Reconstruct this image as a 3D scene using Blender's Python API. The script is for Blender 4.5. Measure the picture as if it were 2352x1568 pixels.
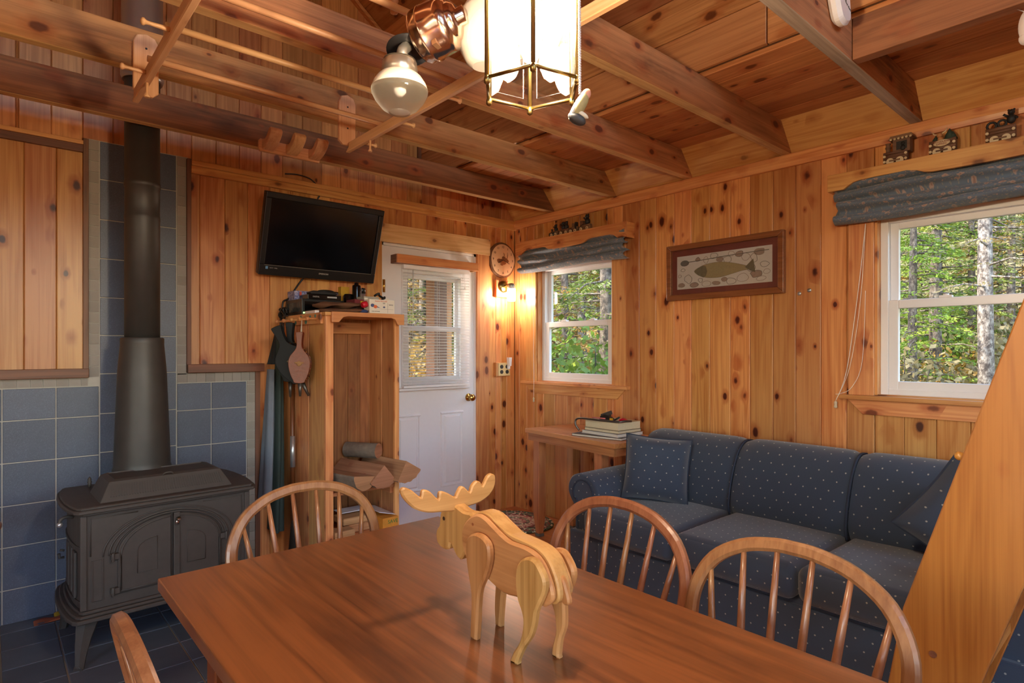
import bpy, bmesh, math, random
from mathutils import Vector as V, Matrix, Euler
random.seed(7)
sc = bpy.context.scene
for o in list(bpy.data.objects): bpy.data.objects.remove(o)
# ------------------------------------------------------------ camera
cam_d = bpy.data.cameras.new('camera'); cam = bpy.data.objects.new('camera', cam_d)
sc.collection.objects.link(cam)
cam_d.sensor_width = 36.0; cam_d.lens = 36.0 * 1362.6 / 2352.0
cam_d.shift_y = 19.5 / 2352.0; cam_d.clip_start = 0.02; cam_d.clip_end = 200
cam.location = (-3.297, -3.710, 1.306)
cam.rotation_euler = (math.radians(90), 0, math.radians(48.63 - 90))
sc.camera = cam
# ------------------------------------------------------------ sky and sun
w = bpy.data.worlds.new('world'); sc.world = w; w.use_nodes = True
wn = w.node_tree.nodes; wl = w.node_tree.links
bg = wn['Background']
sky = wn.new('ShaderNodeTexSky'); sky.sky_type = 'NISHITA'; sky.sun_disc = False
sky.sun_elevation = math.radians(40); sky.sun_rotation = math.radians(307); sky.air_density = 1.2; sky.dust_density = 1.0
wl.new(sky.outputs[0], bg.inputs[0]); bg.inputs[1].default_value = 0.95
sun_d = bpy.data.lights.new('sun', 'SUN'); sun = bpy.data.objects.new('sun', sun_d); sc.collection.objects.link(sun)
sun_d.energy = 6.5; sun_d.angle = math.radians(0.6); sun_d.color = (1.0, 0.90, 0.74)
sun.rotation_euler = V((-0.60, 0.45, 0.66)).to_track_quat('Z', 'Y').to_euler()
# ------------------------------------------------------------ view
sc.view_settings.view_transform = 'Standard'; sc.view_settings.look = 'None'
sc.view_settings.gamma = 1.0; sc.view_settings.use_curve_mapping = False
sc.view_settings.exposure = 1.2
cy = sc.cycles
cy.use_denoising = True
try: cy.denoiser = 'OPENIMAGEDENOISE'
except Exception: pass
cy.max_bounces = 9; cy.diffuse_bounces = 5; cy.glossy_bounces = 4; cy.transmission_bounces = 6; cy.transparent_max_bounces = 16
cy.sample_clamp_indirect = 6.0; cy.caustics_reflective = False; cy.caustics_refractive = False

# ------------------------------------------------------------ helpers
COL = sc.collection
def lin(c):
    return c / 12.92 if c <= 0.04045 else ((c + 0.055) / 1.055) ** 2.4
def RGB(h):
    h = h.lstrip('#'); return tuple(lin(int(h[i:i+2], 16) / 255) for i in (0, 2, 4)) + (1.0,)
def tag(o, label=None, cat=None, group=None, kind=None):
    if label: o['label'] = label
    if cat: o['category'] = cat
    if group: o['group'] = group
    if kind: o['kind'] = kind
    return o
XF = {}
def thing(name, label=None, cat=None, loc=(0, 0, 0), rot=0.0, group=None, kind=None):
    o = bpy.data.objects.new(name, None); COL.objects.link(o); o.empty_display_size = .05
    o.location = loc
    o.rotation_euler = rot if isinstance(rot, (tuple, Euler)) else (0, 0, rot)
    XF[o.name] = Matrix.Translation(V(loc)) @ o.rotation_euler.to_matrix().to_4x4()
    return tag(o, label, cat, group, kind)
class MB:
    def __init__(s): s.v = []; s.f = []; s.sm = []; s.mi = []; s.cur = 0
    def add(s, vs, fs, smooth=False):
        n = len(s.v); s.v += [V(p) for p in vs]
        for f in fs: s.f.append([i + n for i in f]); s.sm.append(smooth); s.mi.append(s.cur)
        return s
    def box(s, a, b):
        x0, y0, z0 = [min(p, q) for p, q in zip(a, b)]; x1, y1, z1 = [max(p, q) for p, q in zip(a, b)]
        return s.add([(x0,y0,z0),(x1,y0,z0),(x1,y1,z0),(x0,y1,z0),(x0,y0,z1),(x1,y0,z1),(x1,y1,z1),(x0,y1,z1)],
                     [(0,3,2,1),(4,5,6,7),(0,1,5,4),(1,2,6,5),(2,3,7,6),(3,0,4,7)])
    def obox(s, M, size):
        a = [v * .5 for v in size]
        n = len(s.v); s.box([-q for q in a], a)
        for i in range(n, len(s.v)): s.v[i] = M @ s.v[i]
        return s
    def bar(s, p0, p1, w, t, up=(0, 0, 1)):
        p0, p1 = V(p0), V(p1); d = p1 - p0; z = d.normalized(); x = V(up).cross(z)
        if x.length < 1e-5: x = V((1, 0, 0)).cross(z)
        x.normalize(); y = z.cross(x)
        M = Matrix((x, y, z)).transposed().to_4x4(); M.translation = (p0 + p1) / 2
        return s.obox(M, (w, t, d.length))
    def tube(s, pts, r, n=10, closed=False, caps=True, smooth=True, flat=1.0, up=(0, 0, 1)):
        pts = [V(p) for p in pts]; m = len(pts); vs = []
        rr = r if isinstance(r, (list, tuple)) else [r] * m
        prevx = None
        for i, p in enumerate(pts):
            if closed: d = pts[(i+1) % m] - pts[i-1]
            else: d = pts[min(i+1, m-1)] - pts[max(i-1, 0)]
            z = d.normalized()
            if prevx is None:
                x = V(up).cross(z)
                if x.length < 1e-3: x = V((1, 0, 0)).cross(z)
                if x.length < 1e-3: x = V((0, 1, 0)).cross(z)
            else: x = prevx - z * prevx.dot(z)
            x.normalize(); prevx = x; y = z.cross(x)
            for k in range(n):
                a = 2 * math.pi * k / n
                vs.append(p + x * math.cos(a) * rr[i] + y * math.sin(a) * rr[i] * flat)
        fs = []
        for i in range(m if closed else m - 1):
            j = (i + 1) % m
            for k in range(n): fs.append((i*n+k, i*n+(k+1) % n, j*n+(k+1) % n, j*n+k))
        s.add(vs, fs, smooth)
        if caps and not closed:
            b = len(s.v) - m * n
            s.f.append([b + k for k in reversed(range(n))]); s.sm.append(False); s.mi.append(s.cur)
            s.f.append([b + (m-1)*n + k for k in range(n)]); s.sm.append(False); s.mi.append(s.cur)
        return s
    def cyl(s, p0, p1, r0, r1=None, n=16, smooth=True):
        return s.tube([p0, p1], [r0, r0 if r1 is None else r1], n, smooth=smooth)
    def rtube(s, pts, w, t, up, closed=False):
        """rectangular section swept along pts; w across 'side', t along 'up'"""
        pts = [V(p) for p in pts]; m = len(pts); vs = []
        for i, p in enumerate(pts):
            d = (pts[(i+1) % m] - pts[i-1]) if closed else (pts[min(i+1, m-1)] - pts[max(i-1, 0)])
            z = d.normalized(); u = V(up); x = u.cross(z).normalized(); y = z.cross(x)
            for a, b in ((-1,-1),(1,-1),(1,1),(-1,1)): vs.append(p + x*a*w/2 + y*b*t/2)
        fs = []
        for i in range(m if closed else m-1):
            j = (i+1) % m
            for k in range(4): fs.append((i*4+k, i*4+(k+1)%4, j*4+(k+1)%4, j*4+k))
        if not closed: fs += [(3,2,1,0), tuple((m-1)*4+k for k in range(4))]
        return s.add(vs, fs)
    def lathe(s, prof, org=(0,0,0), M=None, n=20, smooth=True, sx=1, sy=1):
        M = M or Matrix.Identity(3); org = V(org); vs = []; m = len(prof)
        for r, z in prof:
            for k in range(n):
                a = 2*math.pi*k/n
                vs.append(org + M @ V((r*math.cos(a)*sx, r*math.sin(a)*sy, z)))
        fs = [(i*n+k, i*n+(k+1)%n, (i+1)*n+(k+1)%n, (i+1)*n+k) for i in range(m-1) for k in range(n)]
        s.add(vs, fs, smooth)
        b = len(s.v) - m*n
        if prof[0][0] > 1e-4: s.f.append([b+k for k in reversed(range(n))]); s.sm.append(False); s.mi.append(s.cur)
        if prof[-1][0] > 1e-4: s.f.append([b+(m-1)*n+k for k in range(n)]); s.sm.append(False); s.mi.append(s.cur)
        return s
    def sph(s, c, r, n=14, m=9, sc=(1,1,1)):
        prof = [(max(1e-5, math.sin(math.pi*i/m)), -math.cos(math.pi*i/m)) for i in range(m+1)]
        k = len(s.v); s.lathe(prof, n=n)
        for i in range(k, len(s.v)): s.v[i] = V((s.v[i].x*r*sc[0]+c[0], s.v[i].y*r*sc[1]+c[1], s.v[i].z*r*sc[2]+c[2]))
        return s
    def prism(s, poly, a0, a1, axis='y', ch=0.0):
        """poly in the two other axes (order x,y,z minus axis), extruded along axis from a0 to a1, ch = edge chamfer"""
        area = sum(poly[i][0]*poly[(i+1)%len(poly)][1]-poly[(i+1)%len(poly)][0]*poly[i][1] for i in range(len(poly)))
        if area < 0: poly = poly[::-1]
        def P(p, a):
            return {'x': (a, p[0], p[1]), 'y': (p[0], a, p[1]), 'z': (p[0], p[1], a)}[axis]
        n = len(poly)
        if a0 > a1: a0, a1 = a1, a0
        rings = []
        if ch > 0:
            ins = inset(poly, ch)
            rings = [(ins, a0), (poly, a0+ch), (poly, a1-ch), (ins, a1)]
        else: rings = [(poly, a0), (poly, a1)]
        vs = [P(p, a) for pl, a in rings for p in pl]; fs = []
        flip = (axis == 'y')
        for i in range(len(rings)-1):
            for k in range(n):
                q = (i*n+k, i*n+(k+1)%n, (i+1)*n+(k+1)%n, (i+1)*n+k)
                fs.append(q[::-1] if flip else q)
        b = (len(rings)-1)*n
        f0 = list(range(n)); f1 = [b+k for k in range(n)]
        fs.append(f0 if flip else f0[::-1]); fs.append(f1[::-1] if flip else f1)
        return s.add(vs, fs)
    def grid(s, fn, nu, nv, smooth=True, wrapu=False):
        vs = [fn(i/nu, j/nv) for j in range(nv+1) for i in range(nu+1)]
        fs = [(j*(nu+1)+i, j*(nu+1)+i+1, (j+1)*(nu+1)+i+1, (j+1)*(nu+1)+i) for j in range(nv) for i in range(nu)]
        return s.add(vs, fs, smooth)
    def xform(s, M):
        s.v = [M @ p for p in s.v]; return s
    def build(s, name, mats, parent=None, local=False, bevel=0, sub=0, seg=2, uv=False, solid=0, kind=None, label=None):
        if not isinstance(mats, (list, tuple)): mats = [mats]
        vs = s.v
        if parent is not None and not local:
            Mi = XF[parent.name].inverted(); vs = [Mi @ p for p in vs]
        lo = V([min(p[i] for p in vs) for i in range(3)]); hi = V([max(p[i] for p in vs) for i in range(3)])
        c = (lo + hi) / 2
        if parent is None: c.z = lo.z
        me = bpy.data.meshes.new(name)
        me.from_pydata([p - c for p in vs], [], s.f)
        me.polygons.foreach_set('use_smooth', s.sm); me.polygons.foreach_set('material_index', s.mi)
        for m in mats: me.materials.append(m)
        if uv: box_uv(me, c)
        me.update()
        o = bpy.data.objects.new(name, me); COL.objects.link(o); o.location = c
        if parent is not None:
            o.parent = parent
            XF[o.name] = XF[parent.name] @ Matrix.Translation(c)
        else: XF[o.name] = Matrix.Translation(c)
        if solid:
            m = o.modifiers.new('solid', 'SOLIDIFY'); m.thickness = solid; m.offset = 0
        if bevel:
            m = o.modifiers.new('bevel', 'BEVEL'); m.width = bevel; m.segments = seg; m.limit_method = 'ANGLE'; m.angle_limit = math.radians(40)
            m.harden_normals = False
        if sub:
            m = o.modifiers.new('sub', 'SUBSURF'); m.levels = sub; m.render_levels = sub
        if kind: o['kind'] = kind
        if label: o['label'] = label
        return o
def inset(poly, d):
    n = len(poly); out = []
    for i in range(n):
        p0, p1, p2 = V(poly[i-1]), V(poly[i]), V(poly[(i+1) % n])
        e1 = (p1-p0).normalized(); e2 = (p2-p1).normalized()
        n1 = V((-e1.y, e1.x)); n2 = V((-e2.y, e2.x)); b = n1+n2
        if b.length < 1e-6: b = n1
        b.normalize(); k = d / max(.45, b.dot(n1)); q = p1 + b*k
        out.append((q.x, q.y))
    return out
def box_uv(me, off=V((0,0,0))):
    uvl = me.uv_layers.new(name='UVMap')
    for p in me.polygons:
        n = p.normal; a = max(range(3), key=lambda i: abs(n[i])); i, j = [(1,2),(0,2),(0,1)][a]
        for li in p.loop_indices:
            co = me.vertices[me.loops[li].vertex_index].co + off
            uvl.data[li].uv = (co[i], co[j])
def smoothpts(pts, sub=4, closed=False):
    """Catmull-Rom through points (any dimension)"""
    pts = [V(p) for p in pts]; n = len(pts); out = []
    rng = range(n) if closed else range(n-1)
    for i in rng:
        p1, p2 = pts[i], pts[(i+1) % n]
        p0 = pts[i-1] if (closed or i > 0) else p1
        p3 = pts[(i+2) % n] if (closed or i < n-2) else p2
        for k in range(sub):
            t = k/sub
            out.append(.5*((2*p1)+(-p0+p2)*t+(2*p0-5*p1+4*p2-p3)*t*t+(-p0+3*p1-3*p2+p3)*t**3))
    if not closed: out.append(pts[-1])
    return out
def text(body, size, M, mat, parent, name='lettering', extrude=.0006, align='CENTER'):
    """M: 4x4 placing text (x right, y up, z toward the reader) in world space"""
    cu = bpy.data.curves.new('txt', 'FONT'); cu.body = body; cu.size = size; cu.align_x = align; cu.align_y = 'CENTER'; cu.extrude = extrude; cu.resolution_u = 2
    t = bpy.data.objects.new('txt', cu); COL.objects.link(t)
    dg = bpy.context.evaluated_depsgraph_get(); dg.update()
    me = bpy.data.meshes.new_from_object(t.evaluated_get(dg))
    bpy.data.objects.remove(t); bpy.data.curves.remove(cu)
    if parent is not None: M = XF[parent.name].inverted() @ M
    me.transform(M); me.materials.clear(); me.materials.append(mat)
    o = bpy.data.objects.new(name, me); COL.objects.link(o); o.parent = parent
    return o
def frame_M(o, x, y):
    x = V(x).normalized(); y = V(y).normalized(); z = x.cross(y)
    M = Matrix((x, y, z)).transposed().to_4x4(); M.translation = V(o); return M
def copy_tree(o, parent=None):
    c = o.copy(); COL.objects.link(c)
    if parent is not None: c.parent = parent
    for ch in list(o.children): copy_tree(ch, c)
    return c

# ------------------------------------------------------------ materials
def newmat(name):
    m = bpy.data.materials.new(name); m.use_nodes = True
    nt = m.node_tree; return m, nt.nodes, nt.links, nt.nodes['Principled BSDF']
def setp(b, **k):
    names = {'col': 'Base Color', 'rough': 'Roughness', 'metal': 'Metallic', 'spec': 'Specular IOR Level', 'coat': 'Coat Weight',
             'coatr': 'Coat Roughness', 'trans': 'Transmission Weight', 'sheen': 'Sheen Weight', 'emit': 'Emission Color', 'es': 'Emission Strength', 'ior': 'IOR', 'alpha': 'Alpha', 'sss': 'Subsurface Weight'}
    for a, v in k.items(): b.inputs[names[a]].default_value = v
def plain(name, hexc, rough=.5, noise=0.12, nscale=40, bump=0.0, **k):
    """one colour with a fine procedural mottling"""
    m, N, L, b = newmat(name)
    c = RGB(hexc); setp(b, col=c, rough=rough, **k)
    if noise:
        tc = N.new('ShaderNodeTexCoord'); nz = N.new('ShaderNodeTexNoise'); nz.inputs['Scale'].default_value = nscale; nz.inputs['Detail'].default_value = 4
        L.new(tc.outputs['Object'], nz.inputs['Vector'])
        mx = N.new('ShaderNodeMix'); mx.data_type = 'RGBA'
        mx.inputs[6].default_value = tuple(v*(1-noise) for v in c[:3])+(1,); mx.inputs[7].default_value = tuple(min(1, v*(1+noise)) for v in c[:3])+(1,)
        L.new(nz.outputs[0], mx.inputs[0]); L.new(mx.outputs[2], b.inputs['Base Color'])
        if bump:
            bp = N.new('ShaderNodeBump'); bp.inputs['Strength'].default_value = bump; bp.inputs['Distance'].default_value = .004
            L.new(nz.outputs[0], bp.inputs['Height']); L.new(bp.outputs[0], b.inputs['Normal'])
    return m
def wood(name, light, dark, axis='z', knot=1.0, rough=.36, kc='#4a1c0e', halo='#9c4a1c', bump=.15, coat=0.0, coatr=.15, vary=.22, stain=0.0, stainc='#3a2a20', fine=70, huev=.009, ring=1.0):
    m, N, L, b = newmat(name)
    setp(b, rough=rough, coat=coat, coatr=coatr)
    if coat == 1.0: b.inputs['Coat IOR'].default_value = 1.95
    ai = 'xyz'.index(axis)
    def nd(t, **kw):
        n = N.new(t)
        for k, v in kw.items(): setattr(n, k, v)
        return n
    def mp(src, along, cross):
        n = nd('ShaderNodeMapping'); sc_ = [cross]*3; sc_[ai] = along; n.inputs['Scale'].default_value = sc_
        L.new(src, n.inputs['Vector']); return n.outputs[0]
    def ma(op, a, bb, clamp=False):
        n = nd('ShaderNodeMath', operation=op); n.use_clamp = clamp
        for i, v in ((0, a), (1, bb)):
            if isinstance(v, (int, float)): n.inputs[i].default_value = v
            else: L.new(v, n.inputs[i])
        return n.outputs[0]
    def mr(v, a, bb, c=0, d=1):
        n = nd('ShaderNodeMapRange', interpolation_type='SMOOTHSTEP')
        L.new(v, n.inputs[0])
        for i, q in ((1, a), (2, bb), (3, c), (4, d)): n.inputs[i].default_value = q
        return n.outputs[0]
    def mix(f, a, bb, bt='MIX'):
        n = nd('ShaderNodeMix', data_type='RGBA', blend_type=bt)
        if isinstance(f, (int, float)): n.inputs[0].default_value = f
        else: L.new(f, n.inputs[0])
        for i, v in ((6, a), (7, bb)):
            if isinstance(v, tuple): n.inputs[i].default_value = v
            else: L.new(v, n.inputs[i])
        return n.outputs[2]
    tc = nd('ShaderNodeTexCoord'); oi = nd('ShaderNodeObjectInfo')
    rv = nd('ShaderNodeVectorMath', operation='SCALE'); rv.inputs[0].default_value = (37.1, 51.7, 23.3); L.new(oi.outputs['Random'], rv.inputs['Scale'])
    av = nd('ShaderNodeVectorMath', operation='ADD'); L.new(tc.outputs['Object'], av.inputs[0]); L.new(rv.outputs[0], av.inputs[1])
    co = av.outputs[0]
    vo = nd('ShaderNodeTexVoronoi', feature='F1'); vo.inputs['Scale'].default_value = 1.0
    kn = nd('ShaderNodeTexNoise'); kn.inputs['Scale'].default_value = 30; L.new(co, kn.inputs['Vector'])
    L.new(mp(co, 6.2, 10.5), vo.inputs['Vector'])
    sk = nd('ShaderNodeSeparateColor'); L.new(vo.outputs['Color'], sk.inputs[0])
    dist = ma('DIVIDE', vo.outputs['Distance'], ma('ADD', ma('MULTIPLY', sk.outputs[0], .95), .25))
    dist = ma('ADD', dist, ma('MULTIPLY', kn.outputs[0], .12))
    kfac = mr(dist, .27, .18); hfac = mr(dist, .55, .18)
    kfac = ma('MULTIPLY', kfac, knot); hfac = ma('MULTIPLY', hfac, min(1.0, knot))
    n2 = nd('ShaderNodeTexNoise'); n2.inputs['Detail'].default_value = 2; n2.inputs['Scale'].default_value = 1
    L.new(mp(co, .55, 7.0), n2.inputs['Vector'])
    ph = ma('ADD', ma('MULTIPLY', n2.outputs[0], 22.0), ma('MULTIPLY', hfac, 1.5))
    rg = ma('PINGPONG', ph, 1.0)
    st = nd('ShaderNodeTexNoise'); st.inputs['Detail'].default_value = 5; st.inputs['Scale'].default_value = 1; st.inputs['Roughness'].default_value = .6
    L.new(mp(co, 1.3, fine), st.inputs['Vector'])
    big = nd('ShaderNodeTexNoise'); big.inputs['Scale'].default_value = 1; L.new(mp(co, .8, 3.0), big.inputs['Vector'])
    s2 = nd('ShaderNodeTexNoise'); s2.inputs['Detail'].default_value = 3; s2.inputs['Scale'].default_value = 1; s2.inputs['Roughness'].default_value = .5
    L.new(mp(co, 3.0, 210), s2.inputs['Vector'])
    f = ma('ADD', ma('MULTIPLY', rg, .42*ring), ma('MULTIPLY', ma('SUBTRACT', st.outputs[0], .5), 1.4))
    f = ma('ADD', f, ma('MULTIPLY', ma('SUBTRACT', s2.outputs[0], .5), .9))
    f = ma('ADD', f, ma('MULTIPLY', ma('SUBTRACT', big.outputs[0], .42), 1.3), True)
    c = mix(f, RGB(light), RGB(dark))
    c = mix(ma('MULTIPLY', hfac, .68), c, RGB(halo))
    c = mix(kfac, c, RGB(kc))
    if stain:
        sn = nd('ShaderNodeTexNoise'); sn.inputs['Scale'].default_value = 1; sn.inputs['Detail'].default_value = 6; sn.inputs['Roughness'].default_value = .65
        L.new(mp(co, 1.1, 4.5), sn.inputs['Vector'])
        c = mix(ma('MULTIPLY', mr(sn.outputs[0], .47, .72), stain), c, RGB(stainc))
    hs = nd('ShaderNodeHueSaturation'); L.new(c, hs.inputs['Color'])
    val = ma('ADD', ma('MULTIPLY', oi.outputs['Random'], vary*2), 1-vary); L.new(val, hs.inputs['Value'])
    r2 = ma('FRACT', ma('MULTIPLY', oi.outputs['Random'], 13.7), 0)
    L.new(ma('ADD', ma('MULTIPLY', r2, 2*huev), .4955-huev), hs.inputs['Hue'])
    L.new(hs.outputs[0], b.inputs['Base Color'])
    if bump:
        bp = nd('ShaderNodeBump'); bp.inputs['Strength'].default_value = bump; bp.inputs['Distance'].default_value = .002
        L.new(st.outputs[0], bp.inputs['Height']); L.new(bp.outputs[0], b.inputs['Normal'])
    return m
PINE = {a: wood('pine_'+a, '#d79d5e', '#ad642a', a) for a in 'xyz'}
PINET = {a: wood('pine_trim_'+a, '#dca566', '#b9713a', a, knot=.75, vary=.12) for a in 'xyz'}
ROOFW = {a: wood('ceiling_pine_'+a, '#c98f5c', '#9c6234', a, knot=.8, vary=.25) for a in 'xyz'}
BEAMW = wood('rough_beam', '#bd8456', '#8a5a38', 'x', knot=.8, rough=.75, bump=.9, stain=.75, stainc='#3b2a20', vary=.15, fine=60)
BEAMB = wood('sawn_lit_underside', '#d8b078', '#b48850', 'x', knot=.3, rough=.9, bump=1.0, stain=.25, vary=.08, fine=60)  # beam undersides: pale sawn wood, with light from below painted into the colour
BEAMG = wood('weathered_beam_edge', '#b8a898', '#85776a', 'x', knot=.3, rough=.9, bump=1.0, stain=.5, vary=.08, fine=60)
BEAMD = wood('dark_beam', '#925f3a', '#5e3a22', 'x', knot=.8, rough=.75, bump=.9, stain=.9, stainc='#2c1c16', vary=.1, fine=60)
BEAMY = wood('rough_beam_y', '#a06a42', '#6a4228', 'y', knot=.5, rough=.75, bump=.9, stain=.7, vary=.1, fine=60)
DARKT = {a: wood('walnut_trim_'+a, '#7d5236', '#54331f', a, knot=.2, rough=.5, vary=.1) for a in 'xyz'}
OAK = wood('oak_table', '#8e5426', '#46220c', 'y', knot=0.0, rough=.3, coat=1.0, coatr=.3, bump=.06, vary=.05, fine=80, stain=.75, stainc='#3a1c0d', ring=.8)
CHAIR = wood('chair_wood', '#9a6a44', '#74472a', 'z', knot=0.0, rough=.33, coat=.15, bump=.08, vary=.08, fine=60)
MOOSE = {a: wood('moose_wood_'+a, '#bc8c54', '#966632', a, knot=.0, rough=.4, bump=.05, vary=.06, fine=26, ring=1.3) for a in 'xyz'}
LADD = wood('stair_pine', '#aa7030', '#885018', 'z', knot=.25, rough=.32, coat=.2, vary=.03, bump=.05)
FLOORW = wood('floor_pine', '#c98450', '#a7622f', 'y', knot=.3, rough=.35, vary=.15)
WHITE = plain('white_paint', '#e9e7ea', .35, .02)
VINYL = plain('white_vinyl', '#e6e6ea', .3, .02)
BLACK = plain('black_plastic', '#1b1b1c', .35, .1)
BLACKG = plain('black_gloss', '#0c0c0e', .12, 0)
IRON = plain('cast_iron', '#48423e', .6, .2, 30, bump=.2, metal=.15)
PIPE = plain('stove_pipe_metal', '#4a4744', .5, .2, 12, metal=.45)
STEEL = plain('steel', '#b9b9bb', .32, .05, metal=.75)
BRASS = plain('brass', '#c9a15a', .22, .05, metal=1.0)
COPPER = plain('copper', '#e6cbb8', .16, .06, 15, metal=1.0)
BRONZE = plain('lamp_brass', '#8a7648', .3, .08, metal=1.0)
def glassmat(name, tint=(1, 1, 1, 1), refl=.02, rough=0.0):
    m, N, L, b = newmat(name); N.remove(b)
    t = N.new('ShaderNodeBsdfTransparent'); t.inputs[0].default_value = tint
    g = N.new('ShaderNodeBsdfGlossy'); g.inputs['Roughness'].default_value = rough
    lw = N.new('ShaderNodeLayerWeight'); lw.inputs[0].default_value = .5
    pw = N.new('ShaderNodeMath'); pw.operation = 'POWER'; pw.inputs[1].default_value = 5; L.new(lw.outputs['Facing'], pw.inputs[0])
    fr = N.new('ShaderNodeMath'); fr.operation = 'MULTIPLY_ADD'; fr.inputs[1].default_value = .85; fr.inputs[2].default_value = refl; L.new(pw.outputs[0], fr.inputs[0])
    mx = N.new('ShaderNodeMixShader'); L.new(fr.outputs[0], mx.inputs[0]); L.new(t.outputs[0], mx.inputs[1]); L.new(g.outputs[0], mx.inputs[2])
    L.new(mx.outputs[0], N['Material Output'].inputs[0]); return m
GLASS = glassmat('window_glass', (.96, .98, .98, 1))
LGLASS = glassmat('lantern_glass', (.93, .93, .88, 1))
def dusty(m, amount):
    N, L = m.node_tree.nodes, m.node_tree.links; out = N['Material Output']; src = out.inputs[0].links[0].from_socket
    t = N.new('ShaderNodeBsdfTranslucent'); t.inputs[0].default_value = (.95, .93, .88, 1); mx = N.new('ShaderNodeMixShader'); mx.inputs[0].default_value = amount
    L.new(src, mx.inputs[1]); L.new(t.outputs[0], mx.inputs[2]); L.new(mx.outputs[0], out.inputs[0]); return m
dusty(LGLASS, .006)
def emis(name, hexc, s):
    m, N, L, b = newmat(name); setp(b, col=RGB(hexc), emit=RGB(hexc), es=s, rough=.4); return m
# ============================================================ SETTING
def holes_boxes(u0, u1, z0, z1, holes):
    us = sorted({u0, u1, *[h[0] for h in holes], *[h[1] for h in holes]}); out = []
    us = [u for u in us if u0 <= u <= u1]
    for a, b in zip(us, us[1:]):
        zs = [(z0, z1)]
        for h in holes:
            if h[0] < (a+b)/2 < h[1]:
                nz = []
                for p, q in zs:
                    if h[2] > p: nz.append((p, min(q, h[2])))
                    if h[3] < q: nz.append((max(p, h[3]), q))
                zs = [z for z in nz if z[1]-z[0] > 1e-4]
        out += [(a, b, p, q) for p, q in zs]
    return out
ROOF0, RS = 2.577, 0.753                      # roof underside: z = ROOF0 - RS*x
RIDGE = -3.2
def roofz(x): return ROOF0 - RS*x if x >= RIDGE else ROOF0 - RS*RIDGE + RS*(x-RIDGE)
HOLE_A = [(-1.25, -0.41, 0.0, 2.06)]
HOLE_B = [(-1.044, -0.27, 1.056, 1.98), (-3.56, -2.69, 1.075, 1.98)]
XL, YF = -6.4, -6.6                            # far (unseen) walls
# --- wall A (stove and door wall), y = 0
wallA = thing('wall_back', kind='structure')
m = MB()
for a, b, p, q in holes_boxes(XL, .14, -.02, 2.6, HOLE_A): m.box((a, .02, p), (b, .14, q))
m.prism([(XL, 2.6), (.14, 2.6), (.14, roofz(.14)+.1), (RIDGE, roofz(RIDGE)+.1), (XL, roofz(XL)+.1)], .02, .14, 'y')
m.build('wall_core', plain('sheathing', '#6b4a30', .9), wallA)
def plankA(u0, u1, z0, z1, mat=None, par=None, z1b=None):
    c = .0035; e = .0006; u0 += e; u1 -= e
    m = MB(); pr = [(u0, .02), (u0, c), (u0+c, 0), (u1-c, 0), (u1, c), (u1, .02)]
    zt = lambda u: z1 if z1b is None else z1 + (z1b-z1)*(u-u0)/(u1-u0)
    vs = [(u, y, z0) for u, y in pr] + [(u, y, zt(u)) for u, y in pr]
    fs = [(i+6, (i+1) % 6+6, (i+1) % 6, i) for i in range(6)] + [(0, 1, 2, 3, 4, 5), (11, 10, 9, 8, 7, 6)]
    return m.add(vs, fs).build('plank', mat or PINE['z'], par or wallA)
def cut(u0, u1, z0, z1, holes):
    return holes_boxes(u0, u1, z0, z1, holes)
us = [-4.6, -4.47]
while us[-1] < -3.3: us.append(us[-1]+.13)
us[-1] = -3.302
us += [-3.172, -3.047, -2.93]
for a, b in zip(us, us[1:]): plankA(a, b, 1.19, 2.335)
ul = [-2.455, -2.398, -2.264, -2.135, -2.007, -1.88, -1.752, -1.62, -1.5, -1.37, -1.25, -1.127, -1.0, -.87, -.745, -.62, -.5, -.41, -.36, -.285, -.205, -.15, -.09, 0.0]
for a, b in zip(ul, ul[1:]):
    for (p, q, r, s_) in cut(a, b, 1.19 if b < -2.06 else 0.0, 2.335, HOLE_A): plankA(p, q, r, s_)
uu = [-4.34+.1265*i for i in range(10)]+[-3.193, -3.067, -2.941, -2.811, -2.69, -2.565, -2.44]
while uu[-1] < -.13: uu.append(uu[-1]+.1275)
uu[-1] = 0.0
for a, b in zip(uu, uu[1:]):
    z0 = 2.385 if (-2.93 < (a+b)/2 < -2.45) else 2.352
    za, zb = roofz(a), roofz(b)
    plankA(a, b, z0, za-.004, ROOFW['z'], z1b=zb-.004)
# --- wall B (window wall), x = 0
wallB = thing('wall_right', kind='structure')
m = MB()
for a, b, p, q in holes_boxes(YF, .14, -.02, 2.6, HOLE_B): m.box((.02, a, p), (.14, b, q))
m.build('wall_core', bpy.data.materials['sheathing'], wallB)
def plankB(u0, u1, z0, z1):
    c = .0035; e = .0006; u0 += e; u1 -= e
    pr = [(.02, u0), (c, u0), (0, u0+c), (0, u1-c), (c, u1), (.02, u1)]
    vs = [(x, y, z0) for x, y in pr] + [(x, y, z1) for x, y in pr]
    fs = [(i, (i+1) % 6, (i+1) % 6+6, i+6) for i in range(6)] + [(5, 4, 3, 2, 1, 0), (6, 7, 8, 9, 10, 11)]
    return MB().add(vs, fs).build('plank', PINE['z'], wallB)
vb = [0.0, -.06, -.15, -.235, -.345, -.47, -.60, -.73, -.86, -.99, -1.125, -1.268, -1.401, -1.54, -1.663, -1.791, -1.925, -2.046, -2.18, -2.305, -2.436, -2.561]
while vb[-1] > -4.3: vb.append(vb[-1]-.128)
for a, b in zip(vb[1:], vb):
    for (p, q, r, s_) in cut(a, b, 0.0, 2.33, HOLE_B):
        if q-p > .012: plankB(p, q, r, s_)
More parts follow.
